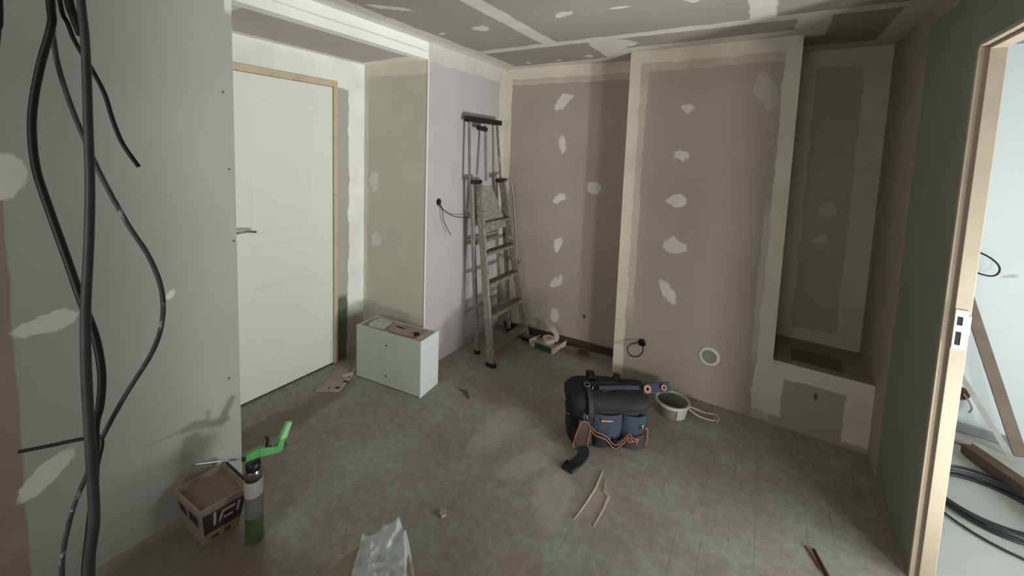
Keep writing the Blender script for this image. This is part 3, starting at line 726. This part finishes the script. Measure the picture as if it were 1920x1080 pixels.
bm = BM(); prism(bm, [(-1.18, 2.98), (-1.10, 2.985), (-1.098, 3.025), (-1.178, 3.02)], 0, .035)
tag(obj('brick_piece', bm, mat('brown_brick', (84, 58, 48), .95, var=.25), bevel=.003), 'small brown brick piece at the foot of the back wall', 'brick')
rub = []
for i, (x, y, s_) in enumerate(((-1.77, 2.93, .045), (-1.745, 2.975, .028), (-1.79, 3.0, .04))):
    bm = BM(); bmesh.ops.create_icosphere(bm, subdivisions=2, radius=s_)
    for v in bm.verts: v.co *= 1 + .35 * noise.noise(v.co * 30 + Vector((i * 7, 0, 0))); v.co.z = max(v.co.z * .8, -s_ * .55)
    o = obj('rubble_piece', bm, mat('reddish_rubble_%d' % i, ((112, 84, 74), (128, 112, 100), (98, 78, 68))[i], .95, var=.3, scale=30))
    o.location = (x, y, s_ * .55)
    tag(o, ('reddish rubble lump between the stepladder legs', 'paler rubble lump nearest the back corner under the stepladder', 'dark rubble lump against the left wall under the stepladder')[i], 'rubble')

# ---------------------------------------------------------------- tool bag
bg = thing('tool_bag', 'black and navy open-top tool bag with orange-trimmed pockets on the floor', 'tool bag', (-0.682, 2.205, 0), math.radians(31))
m_bagk = mat('black_canvas', (22, 25, 29), .8, var=.25, scale=30, bump=.3); m_bagn = mat('navy_canvas', (46, 56, 70), .8, var=.2, scale=25, bump=.3)
m_bagbr = mat('brown_canvas', (66, 48, 46), .85, var=.25, scale=30); m_org = mat('orange_piping', (160, 104, 82), .7, var=.2, scale=60)
def wav(v):
    n = noise.noise(v * 9.0) * .016 + noise.noise(v * 26.0) * .010
    return Vector((v.x * (1 + n * 1.2), v.y * (1 + n * 3), v.z + n * .4))
bm = BM()
loft(bm, [(0.0, .212, .108, 0, 0, 5), (.02, .225, .118, 0, 0, 5), (.12, .228, .122, 0, 0, 4.5), (.20, .226, .118, 0, 0, 4.2), (.225, .222, .112, 0, 0, 4)], 56, warp=wav)
obj('bag_body', bm, m_bagk, bg, smooth=True)
bm = BM()
loft(bm, [(.215, .236, .118, 0, 0, 4.5), (.235, .243, .124, 0, 0, 4.2), (.262, .240, .120, 0, .004, 4), (.285, .220, .10, 0, .012, 3.6), (.298, .18, .06, 0, .022, 3), (.300, .10, .02, 0, .025, 2.5)], 56, warp=wav)
obj('lid', bm, m_bagk, bg, smooth=True)
bm = BM(); tube(bm, [(-.20, .02, .292), (-.1, .01, .303), (0, .012, .305), (.1, .01, .303), (.2, .02, .291)], .004, 6); obj('zip', bm, m_black, bg)
# front pockets follow the front face
def front(x, z, d): return Vector((x, -.122 - d, z))
def pocket(name, xs, zs, depth, m, drop=0.0):
    bm = BM(); n = 8; F_ = []; 
    for i in range(n + 1):
        t_ = i / n; x = xs[0] + (xs[1] - xs[0]) * t_; bulge = math.sin(math.pi * t_) ** .6 * depth
        z1 = zs[1] - drop * math.sin(math.pi * t_)
        col = [front(x, zs[0], bulge * .6), front(x, (zs[0] + z1) / 2, bulge), front(x, z1, bulge * .8), front(x, z1, -.002 + .0), front(x, zs[0], -.002)]
        F_.append([bm.verts.new(p) for p in col])
    for a, b_ in zip(F_, F_[1:]):
        for k in range(5): bm.faces.new((a[k], b_[k], b_[(k + 1) % 5], a[(k + 1) % 5]))
    bm.faces.new(F_[0]); bm.faces.new(F_[-1][::-1])
    return obj(name, bm, m, bg, smooth=True)
pocket('front_pocket', (-.09, .062), (.06, .205), .016, m_bagn, .006)
pocket('front_pocket', (.075, .20), (.09, .205), .014, m_bagn, .008)
pocket('front_pocket', (-.21, -.10), (.02, .12), .014, m_bagbr, .01)
pocket('front_pocket', (-.09, .0), (.012, .105), .024, m_bagk, .02)
pocket('front_pocket', (.005, .075), (.012, .085), .028, m_bagk, .022)
pocket('front_pocket', (.08, .20), (.012, .11), .024, m_bagbr, .02)
bm = BM()   # orange zig-zag trim along the loops
trim = [(-.12, .125, .012), (-.105, .135, .02), (-.085, .115, .028), (-.03, .098, .034), (-.005, .075, .034), (.01, .055, .032), (.03, .048, .036), (.05, .062, .038), (.075, .085, .034), (.10, .112, .030), (.125, .09, .034), (.155, .085, .032), (.13, .075, .034), (.10, .07, .034), (.095, .10, .03)]
tube(bm, [front(x, z, d) for x, z, d in trim], .0026, 6, n=4)
tube(bm, [front(x, z - .02, d + .001) for x, z, d in trim[:11]], .0028, 6, n=4)
obj('orange_trim', bm, m_org, bg)
bm = BM(); tube(bm, [front(.165, .135, .016), front(.20, .14, .016), front(.205, .10, .018), front(.20, .04, .02)], .003, 6); obj('orange_trim', bm, m_org, bg)
bm = BM(); tube(bm, [(-.228, -.09, .17), (-.235, -.03, .14), (-.235, .04, .165)], .003, 6); obj('orange_trim', bm, m_org, bg)
bm = BM(); box(bm, -.052, -.141, .168, -.028, -.1385, .177); lg = obj('logo_patch', bm, mat('orange_logo', (228, 128, 72), .6), bg)
bm = BM()
for k in range(6): box(bm, -.026 + k * .0062, -.1412, .1695, -.0215 + k * .0062, -.1387, .1755)
obj('logo_patch', bm, mat('pale_logo_letters', (208, 196, 190), .6), bg)
# handles on the lid
for sgn, dz in ((-1, 0), (1, .01)):
    bm = BM(); ribbon(bm, [(-.10, sgn * .05 + .01, .285), (-.08, sgn * .035 + .01, .318), (0, sgn * .02 - .01, .330 - dz), (.08, sgn * .035 + .01, .318), (.10, sgn * .05 + .01, .285)], .028, .005, side=(0, 1, .4)); obj('carry_handle', bm, m_black, bg)
for q in ((-.105, .085, .272, -.055, .125, .318), (.06, .085, .272, .10, .12, .308)):
    bm = BM(); box(bm, *q); obj('handle_tab', bm, m_bagk, bg, bevel=.006)
# key ring / snap hook
bm = BM(); tube(bm, [front(-.142, .205, .012), front(-.150, .19, .022), front(-.146, .168, .022), front(-.136, .16, .02), front(-.130, .175, .02), front(-.136, .20, .016)], .0035, 8); obj('snap_hook', bm, m_chrome, bg, smooth=True)
bm = BM(); ribbon(bm, [front(-.145, .17, .02), front(-.152, .13, .034), front(-.160, .09, .038), front(-.166, .030, .034)], .066, .008, side=(1, 0, -.2)); obj('strap_pad', bm, m_bagbr, bg, bevel=.002)
bm = BM(); tube(bm, [front(-.128, .165, .028), front(-.116, .13, .042), front(-.128, .085, .045), front(-.130, .03, .04), front(-.166, .008, .036), front(-.203, .032, .038), front(-.197, .09, .044), front(-.184, .13, .042), front(-.160, .168, .028), front(-.128, .165, .028)], .0026, 6); obj('orange_trim', bm, m_org, bg)
bm = BM(); ribbon(bm, [(-.19, -.118, .03), (-.165, -.150, .035), (-.150, -.185, .022), (-.175, -.225, .010), (-.225, -.272, .006)], .058, .007, side=(.9, -.35, 0)); obj('shoulder_strap', bm, m_bagk, bg)
bm = BM(); bar(bm, (-.222, -.262, .011), (-.258, -.305, .010), .070, .018); obj('strap_buckle', bm, m_black, bg, bevel=.006)

for x, z in ((.178, .150), (.150, .055)):
    bm = BM(); tube(bm, [front(x, z + .012, .022), front(x - .008, z, .028), front(x, z - .012, .026), front(x + .007, z, .026)], .0022, 6); obj('metal_clip', bm, m_chrome, bg, smooth=True)
bm = BM(); ribbon(bm, [(-.125, .03, .302), (-.118, -.05, .304), (-.113, -.10, .290), (-.111, -.132, .262), (-.110, -.140, .232), (-.108, -.136, .19)], .026, .004, side=(1, 0, 0)); wbn = obj('webbing_strap', bm, mat('faded_olive_webbing', (44, 48, 42), .8, var=.2), bg)
bm = BM(); tube(bm, [(-.135, -.01, .312), (-.108, -.01, .313), (-.106, -.04, .311), (-.134, -.04, .310), (-.136, -.012, .312)], .0028, 6); obj('metal_ring', bm, m_chrome, bg, smooth=True)
bm = BM(); ribbon(bm, [(-.04, -.06, .300), (.06, -.03, .306), (.15, .015, .304), (.20, .05, .292)], .016, .004, side=(-.4, 1, 0)); obj('webbing_strap', bm, m_black, bg)
# blue tool standing out of the bag
bt = thing('blue_level', 'short dark blue tool with two orange rings sticking out of the tool bag', 'tool', (-0.447, 2.285, 0.338))
def bar_pt(a, b_, w_, d_): bm = BM(); bar(bm, a, b_, w_, d_, up=(.4, -.7, .5)); return bm
obj('body', bar_pt((-.26, -.15, -.03), (.045, .04, -.012), .022, .012), mat('dark_blue_plastic', (30, 34, 52), .5), bt, bevel=.002)
obj('head', bar_pt((-.045, -.03, -.022), (.088, .05, .004), .052, .014), mat('dark_blue_plastic_head', (36, 42, 72), .5), bt, bevel=.003)
ax = Vector((.5, -.72, .5)).normalized()
for p, r_ in (((-.018, -.028, -.012), .021), ((.060, .022, .000), .016)):
    bm = BM(); lathe(bm, [(r_ * .45, 0), (r_, 0), (r_, .005), (r_ * .45, .005), (r_ * .45, 0)], p, 24, axis=ax); obj('orange_ring', bm, mat('dull_orange_ring', (156, 104, 88), .6), bt, smooth=True)

# grey pail by the wall
pl = thing('shallow_pail', 'shallow grey pail with white rim on the floor right of the tool bag', 'bucket', (-0.385, 2.645, 0))
bm = BM(); lathe(bm, [(0, 0), (.082, 0), (.098, .078), (.093, .078), (.078, .006), (0, .006)], (0, 0, 0), 40); obj('pail_body', bm, mat('grey_green_plastic', (122, 124, 114), .7), pl, smooth=True)
bm = BM(); lathe(bm, [(.094, .076), (.104, .076), (.104, .092), (.094, .092), (.094, .076)], (0, 0, 0), 40); obj('rim', bm, mat('white_rim', (200, 196, 186), .6), pl, smooth=True)
bm = BM()
for k in range(7):
    a0, a1 = math.radians(-62 + k * 6), math.radians(-62 + (k + 1) * 6)
    hexa(bm, [(.086 * math.cos(a), .086 * math.sin(a), .006) for a in (a0, a1)] + [(.088 * math.cos(a), .088 * math.sin(a), .006) for a in (a1, a0)],
             [(.1005 * math.cos(a), .1005 * math.sin(a), .074) for a in (a0, a1)] + [(.1025 * math.cos(a), .1025 * math.sin(a), .074) for a in (a1, a0)])
obj('label_sticker', bm, mat('white_sticker', (188, 184, 178), .7), pl)
bm = BM(); tube(bm, [(.10, -.01, .085), (.14, .03, .06), (.18, .075, .03), (.225, .12, .012), (.245, .115, .010), (.25, .085, .010), (.235, .05, .012), (.20, .03, .02), (.15, .0, .04), (.10, -.03, .082)], .0045, 8); obj('handle', bm, mat('white_handle', (198, 192, 180), .6), pl, smooth=True)
bm = BM(); tube(bm, [(.245, .125, .012), (.262, .10, .012), (.258, .06, .010)], .006, 8); obj('handle_grip', bm, mat('white_grip', (190, 184, 170), .6), pl, smooth=True)

# ---------------------------------------------------------------- rectangular tub, can, foam gun
m_tub = mat('dusty_white_tub', (150, 138, 130), .7, var=.12, scale=12); m_print = mat('dark_print', (62, 52, 50), .7, var=.2)
tb = thing('compound_tub', 'open rectangular tub with printed side against the near left wall', 'tub', (-1.868, .676, 0))
def T3(x, y, z): return (x + 1.868, y - .676, z)
top = [(-1.985, .582), (-1.775, .596), (-1.755, .765), (-1.985, .765)]; bot = [(-1.955, .606), (-1.795, .615), (-1.785, .735), (-1.955, .735)]; TZ = .175
bm = BM()
def inset(q, d):
    cx = sum(p[0] for p in q) / 4; cy = sum(p[1] for p in q) / 4
    return [(cx + (x - cx) * (1 - d), cy + (y - cy) * (1 - d)) for x, y in q]
ro = [[bm.verts.new(T3(x, y, z)) for x, y in q] for q, z in ((bot, 0), (top, TZ), (inset(top, .07), TZ), (inset(bot, .07), .012))]
bm.faces.new(ro[0][::-1]); bm.faces.new(ro[3])
for a, b_ in zip(ro, ro[1:]):
    for k in range(4): bm.faces.new((a[k], a[(k + 1) % 4], b_[(k + 1) % 4], b_[k]))
obj('tub_body', bm, m_tub, tb, bevel=.006)
bm = BM(); q = inset(top, .10); hexa(bm, [T3(x, y, .02) for x, y in inset(bot, .1)], [T3(x, y, TZ - .022) for x, y in q]); obj('contents', bm, mat('pinkish_dry_compound', (142, 122, 116), .95, var=.12, scale=20), tb)
bm = BM()
q0 = inset(top, -.035); q1 = inset(top, .0)
ro = [[bm.verts.new(T3(x, y, z)) for x, y in q] for q, z in ((q1, TZ - .022), (q0, TZ - .022), (q0, TZ + .003), (inset(top, .07), TZ + .003), (inset(top, .07), TZ - .004))]
for a, b_ in zip(ro, ro[1:]):
    for k in range(4): bm.faces.new((a[k], a[(k + 1) % 4], b_[(k + 1) % 4], b_[k]))
obj('rim', bm, m_tub, tb, bevel=.003)
# printed panels on the two faces seen from the room
def face_pt(side, u_, v_, off=.002):
    a, b_ = ((0, 1), (1, 2), (2, 3), (3, 0))[side]
    p0 = Vector((*bot[a], 0)).lerp(Vector((*bot[b_], 0)), u_); p1 = Vector((*top[a], TZ)).lerp(Vector((*top[b_], TZ)), u_)
    n = Vector((bot[b_][1] - bot[a][1], -(bot[b_][0] - bot[a][0]), 0)).normalized()
    return Vector(T3(*(p0.lerp(p1, v_)))) + n * off
def decal(name, side, quad, m, off=.0015):
    bm = BM(); hexa(bm, [face_pt(side, u_, v_, .0002) for u_, v_ in quad], [face_pt(side, u_, v_, off) for u_, v_ in quad]); return obj(name, bm, m, tb)
decal('printed_label', 1, [(.04, .30), (.96, .30), (.96, .82), (.04, .82)], m_print)
decal('printed_label', 1, [(.05, .05), (.95, .05), (.95, .27), (.05, .27)], mat('ochre_print', (150, 136, 96), .7))
m_let = mat('white_lettering', (196, 188, 180), .7)
for q in ([(.26, .45), (.32, .45), (.32, .80), (.26, .80)], [(.38, .48), (.43, .48), (.50, .76), (.45, .76)], [(.45, .68), (.75, .68), (.75, .76), (.45, .76)], [(.50, .50), (.72, .50), (.72, .56), (.50, .56)], [(.80, .52), (.86, .52), (.86, .78), (.80, .78)]):
    decal('lettering', 1, q, m_let, .0024)
for q in ([(.20, .10), (.40, .10), (.40, .20), (.20, .20)], [(.55, .09), (.72, .09), (.72, .21), (.55, .21)]): decal('printed_label', 1, q, mat('brown_print', (96, 70, 48), .7), .0024)
for q in ([(.10, .55), (.36, .52), (.36, .74), (.10, .78)], [(.50, .52), (.86, .48), (.86, .74), (.50, .76)]): decal('printed_label', 0, q, m_print)
bm = BM(); tube(bm, [T3(-1.99, .59, .165), T3(-2.0, .62, .19), T3(-2.0, .68, .20), T3(-1.99, .75, .19), T3(-1.97, .768, .172)], .004, 8)
obj('handle', bm, m_tub, tb, smooth=True)
bm = BM(); bar(bm, T3(-1.965, .768, TZ + .006), T3(-1.80, .770, TZ + .006), .006, .008); obj('dark_edge', bm, m_black, tb)

cn = thing('spray_can', 'tall can with black and chrome top, green lower half, beside the rectangular tub', 'can', (-1.668, .745, 0))
bm = BM(); lathe(bm, [(0, 0), (.031, 0), (.033, .004), (.033, .115), (0, .115)], seg=32); obj('can_lower', bm, mat('dusty_green_can', (84, 108, 66), .5, var=.25, scale=10), cn, smooth=True)
bm = BM(); lathe(bm, [(0, .115), (.0332, .115), (.0332, .205), (0, .205)], seg=32); obj('can_label', bm, mat('grey_green_label', (124, 130, 122), .5, var=.15), cn, smooth=True)
bm = BM(); lathe(bm, [(0, .205), (.0334, .205), (.0334, .262), (.031, .270), (0, .270)], seg=32); obj('can_upper', bm, mat('white_can', (196, 192, 190), .45, var=.06), cn, smooth=True)
bm = BM(); lathe(bm, [(0, .270), (.0300, .270), (.0305, .276), (.0305, .282), (.026, .285), (0, .285)], seg=32); obj('red_ring', bm, mat('dark_ring', (70, 48, 46), .5), cn, smooth=True)
bm = BM(); lathe(bm, [(0, .285), (.032, .285), (.034, .292), (.033, .305), (.029, .313), (0, .313)], seg=32); obj('chrome_collar', bm, m_chrome, cn, smooth=True)
bm = BM(); lathe(bm, [(0, .313), (.026, .313), (.028, .320), (.027, .338), (.022, .343), (0, .343)], seg=24); obj('cap', bm, m_black, cn, smooth=True)

fg = thing('foam_gun', 'green foam gun with black trigger lying over the can and the tub', 'foam gun', (-1.668, .745, .345))
m_fg = mat('bright_green_plastic', (96, 168, 96), .5, var=.12, scale=12); m_fg2 = mat('pale_green_grip', (150, 214, 150), .4, var=.1)
def G3(y, z, x=0): return (x, y - .745, z - .345)
bm = BM(); hexa(bm, [G3(.716, .363, -.009), G3(.716, .363, .009), G3(.715, .388, .009), G3(.715, .388, -.009)], [G3(.765, .352, -.012), G3(.765, .352, .012), G3(.763, .392, .012), G3(.763, .392, -.012)])
hexa(bm, [G3(.765, .352, -.012), G3(.765, .352, .012), G3(.763, .392, .012), G3(.763, .392, -.012)], [G3(.850, .318, -.012), G3(.850, .318, .012), G3(.838, .352, .012), G3(.838, .352, -.012)])
hexa(bm, [G3(.822, .330, -.011), G3(.858, .322, -.011), G3(.858, .322, .011), G3(.822, .330, .011)], [G3(.850, .378, -.010), G3(.874, .374, -.010), G3(.874, .374, .010), G3(.850, .378, .010)])
obj('gun_body', bm, m_fg, fg, bevel=.003)
bm = BM(); hexa(bm, [G3(.848, .374, -.011), G3(.876, .368, -.011), G3(.876, .368, .011), G3(.848, .374, .011)], [G3(.880, .432, -.010), G3(.902, .426, -.010), G3(.902, .426, .010), G3(.880, .432, .010)]); obj('grip', bm, m_fg2, fg, bevel=.003)
bm = BM(); tube(bm, [G3(.795, .362), G3(.800, .385), G3(.802, .405), G3(.794, .416)], .006, 8); box(bm, -.008, .795 - .745 - .012, .356 - .345, .008, .795 - .745 + .022, .370 - .345); obj('trigger', bm, m_black, fg, bevel=.001)
bm = BM(); lathe(bm, [(0, 0), (.011, 0), (.011, .014), (0, .014)], G3(.862, .336, 0), 16, axis=(0, .9, .3)); obj('flow_knob', bm, m_black, fg, smooth=True)
bm = BM(); lathe(bm, [(0, 0), (.009, 0), (.010, .006), (0, .006)], G3(.712, .377), 16, axis=(0, -1, 0)); obj('collar', bm, m_black, fg)
bm = BM(); tube(bm, [G3(.716, .376), G3(.66, .380, -.05), G3(.58, .384, -.12)], .0038, 8); obj('barrel', bm, m_chrome, fg, smooth=True)

# ---------------------------------------------------------------- rubble sack at the bottom
sk = thing('rubble_sack', 'brown paper sack topped with crumpled white plastic at the bottom of the view', 'sack', (-0.955, .745, 0))
def S3(x, y, z): return Vector((x + .955, y - .745, z))
def crumple(amp, fq):
    def f(v):
        n1 = noise.noise(v * fq); n2 = noise.noise(v * fq * 2.3 + Vector((5, 1, 2)))
        return v + Vector((n1, n2, n1 * .6)) * amp
    return f
bm = BM(); cr_ = crumple(.007, 9)
rings = []
outl_top = [(-1.10, .60), (-1.115, .69), (-1.115, .77), (-1.098, .84), (-1.045, .935), (-.99, .935), (-.91, .895), (-.845, .86), (-.78, .78), (-.78, .66), (-.86, .56), (-1.0, .53)]
for f_, z in ((.86, 0.0), (.95, .05), (.98, .12), (.99, .19), (.985, .235), (.92, .25), (.4, .256)):
    ring = []
    m_ = len(outl_top)
    for k in range(m_ * 3):
        i = k // 3; t_ = (k % 3) / 3; a, b_ = outl_top[i], outl_top[(i + 1) % m_]
        x = a[0] + (b_[0] - a[0]) * t_; y = a[1] + (b_[1] - a[1]) * t_
        x = -.955 + (x + .955) * f_; y = .745 + (y - .745) * f_
        ring.append(bm.verts.new(cr_(S3(x, y, z)) if z > 0 else S3(x, y, 0)))
    rings.append(ring)
for a, b_ in zip(rings, rings[1:]):
    for k in range(len(a)): bm.faces.new((a[k], a[(k + 1) % len(a)], b_[(k + 1) % len(a)], b_[k]))
bm.faces.new(rings[0][::-1]); bm.faces.new(rings[-1])
obj('sack_body', bm, mat('brown_paper_sack', (156, 142, 124), .85, var=.08, scale=8), sk, smooth=True)
bm = BM()   # crumpled plastic sheet laid over the right of the sack, with a raised peak
nx, ny = 44, 40; g = []
TL, TR, BL_, BR_ = Vector((-1.098, .842)), Vector((-.985, .945)), Vector((-.925, .62)), Vector((-.745, .72))
for i in range(nx + 1):
    row = []
    for j in range(ny + 1):
        a, b_ = i / nx, j / ny
        p = (TL * (1 - a) + TR * a) * b_ + (BL_ * (1 - a) + BR_ * a) * (1 - b_)
        x, y = p
        pk = math.exp(-((a - .62) / .22) ** 2) * max(0, b_ - .72) / .28
        x += -.012 * pk; y += .040 * pk
        q = Vector((x * 22, y * 9, 3)); q2 = Vector((x * 11 - y * 13, x * 17 + y * 8, 7))
        rg = (1 - abs(noise.noise(q))) ** 3 * .022 + (1 - abs(noise.noise(q2))) ** 4 * .016 + noise.noise(Vector((x * 60, y * 44, 1))) * .005
        z = .258 + rg + .022 * pk
        e_ = max(0, a - .94) / .06; z -= .10 * e_; x += .02 * e_
        z -= .03 * max(0, b_ - .96) / .04
        row.append(bm.verts.new(S3(x, y, z)))
    g.append(row)
for i in range(nx):
    for j in range(ny): bm.faces.new((g[i][j], g[i + 1][j], g[i + 1][j + 1], g[i][j + 1]))
pc = obj('plastic_sheet', bm, mat('white_plastic_film', (200, 204, 204), .3, var=.12, scale=14), sk, smooth=True, fix=False)
so = pc.modifiers.new('thickness', 'SOLIDIFY'); so.thickness = .0015

# ---------------------------------------------------------------- scraps on the floor
def scrap(name, label, pts, h, c_, cat='scrap', loc=None):
    bm = BM(); prism(bm, pts, 0.0003, h)
    return tag(obj(name, bm, mat(name + '_mat', c_, .9, var=.12, scale=30)), label, cat)
scrap('plaster_flake', 'thin curled dark-edged flake on the floor right of the plasterboard box', [(-1.66, 2.04), (-1.60, 2.055), (-1.53, 2.0), (-1.535, 1.985), (-1.60, 2.03)], .006, (96, 84, 74))
scrap('torn_paper_strip', 'long thin pale paper strip in front of the tool bag', [(-.592, 1.92), (-.588, 1.92), (-.579, 1.80), (-.588, 1.68), (-.602, 1.58), (-.592, 1.68), (-.585, 1.80)], .0035, (200, 192, 176))
scrap('torn_paper_strip', 'short pale paper strip curling at the right of the longer strip', [(-.562, 1.88), (-.538, 1.81), (-.508, 1.79), (-.508, 1.71), (-.515, 1.60), (-.518, 1.60), (-.514, 1.71), (-.518, 1.785), (-.543, 1.80)], .003, (182, 176, 160))
scrap('plaster_crumb', 'small pale plaster crumb on the floor above the rubble sack', [(-1.115, 1.255), (-1.095, 1.25), (-1.085, 1.27), (-1.10, 1.285), (-1.12, 1.275)], .012, (168, 160, 148))
ch = thing('wood_splinter', 'dark reddish wood splinter on the floor at the bottom right', 'splinter', (0.30, 2.0, 0))
ch.location = (0.318, 1.985, 0)
bm = BM(); hexa(bm, [(-.022, .045, 0), (-.012, .05, 0), (.028, -.07, 0), (.012, -.07, 0)], [(-.02, .045, .006), (-.014, .048, .007), (.026, -.068, .009), (.016, -.068, .008)])
obj('splinter', bm, mat('dark_splinter', (56, 36, 34), .9, var=.3), ch)
bm = BM(); hexa(bm, [(-.05, .045, 0), (-.04, .045, 0), (.002, -.045, 0), (-.008, -.045, 0)], [(-.048, .045, .003), (-.042, .045, .004), (0, -.04, .005), (-.006, -.04, .004)])
obj('splinter', bm, mat('reddish_splinter', (112, 76, 72), .9, var=.2), ch)

# ---------------------------------------------------------------- things in the next room
bm = BM(); bar(bm, (1.345, 3.35, .03), (.965, 3.565, 1.33), .055, .022, up=(0, 1, .2))
tag(obj('wooden_batten', bm, mat('weathered_batten', (122, 108, 98), .85, var=.15, scale=12), bevel=.002), 'wide grey-brown batten leaning on the white wall beyond the doorway', 'batten')
bm = BM(); bar(bm, (1.30, 3.30, .02), (.93, 3.585, .72), .028, .02, up=(0, 1, .2))
tag(obj('metal_rail', bm, mat('pale_metal_rail', (176, 176, 174), .5, .2), bevel=.001), 'thin pale rail leaning low on the white wall beyond the doorway', 'rail')
bm = BM(); bar(bm, (1.115, 3.26, .031), (1.40, 2.45, .108), .075, .055)
tag(obj('timber_beam', bm, mat('dark_old_timber', (84, 70, 62), .9, var=.2, scale=14), bevel=.004), 'dark timber lying on the pale floor beyond the doorway', 'timber')
bm = BM(); bar(bm, (1.175, 3.36, .017), (1.47, 2.55, .088), .05, .03)
tag(obj('pale_board', bm, mat('pale_dusty_board', (176, 172, 164), .85, var=.1), bevel=.002), 'pale dusty board lying along the dark timber', 'board')
bm = BM(); bar(bm, (.72, 3.555, .03), (1.36, 3.50, .03), .02, .055)
tag(obj('skirting_offcut', bm, mat('grey_profile', (142, 144, 146), .6), bevel=.003), 'grey strip lying at the foot of the white wall', 'strip')
bm = BM(); tube(bm, [(.80, 3.42, .022), (1.15, 3.34, .022)], .021, 16, smooth=False)
tag(obj('pipe_offcut', bm, mat('grey_pipe', (158, 150, 146), .5), smooth=True), 'short grey pipe offcut on the floor beyond the jamb', 'pipe')
bm = BM()
rnd = random.Random(3)
for L_ in range(9):
    rx, ry = .235 + rnd.uniform(-.02, .02), .205 + rnd.uniform(-.018, .02); cx, cy = 1.065 + rnd.uniform(-.012, .012), 2.80 + rnd.uniform(-.012, .012); zz = .010 + .008 * (L_ % 4)
    tube(bm, [(cx + rx * math.cos(2 * math.pi * k / 40), cy + ry * math.sin(2 * math.pi * k / 40), zz + .004 * math.sin(k * .7 + L_)) for k in range(40)], .0055, 8, closed=True)
for rx, ry, cx, cy in ((.31, .30, 1.10, 2.78), (.19, .16, 1.05, 2.82)):
    tube(bm, [(cx + rx * math.cos(2 * math.pi * k / 40), cy + ry * math.sin(2 * math.pi * k / 40), .008) for k in range(40)], .0055, 8, closed=True)
tag(obj('cable_coil', bm, mat('dark_blue_black_cable', (40, 40, 48), .4, var=.15), smooth=True), 'coil of black cable lying on the pale floor beyond the doorway', 'cable')
bm = BM(); tube(bm, [(1.10, 3.60, 1.13), (1.15, 3.56, 1.13), (1.20, 3.54, 1.10), (1.228, 3.53, 1.06), (1.225, 3.53, 1.02), (1.20, 3.54, .998), (1.15, 3.56, 1.005), (1.10, 3.60, 1.03)], .005, 8)
tag(obj('wire_loop', bm, m_black, smooth=True), 'black wire loop standing out from the white wall beyond the doorway', 'wire')
wb2 = thing('wall_wire', 'reddish-brown socket hole with a grey wire low on the white wall beyond the doorway', 'wire', (1.165, 3.60, .215))
bm = BM(); lathe(bm, [(0, 0), (.04, 0), (.04, .012), (.032, .02), (.0, .006)], (0, 0, 0), 24, axis=(0, -1, 0)); obj('socket_box', bm, mat('dark_red_box', (92, 52, 48), .7), wb2, smooth=True)
bm = BM(); tube(bm, [(.01, -.01, 0), (.03, -.03, -.03), (.045, -.035, -.07), (.035, -.035, -.10)], .005, 8); obj('wire', bm, mat('grey_wire', (150, 148, 146), .6), wb2, smooth=True)
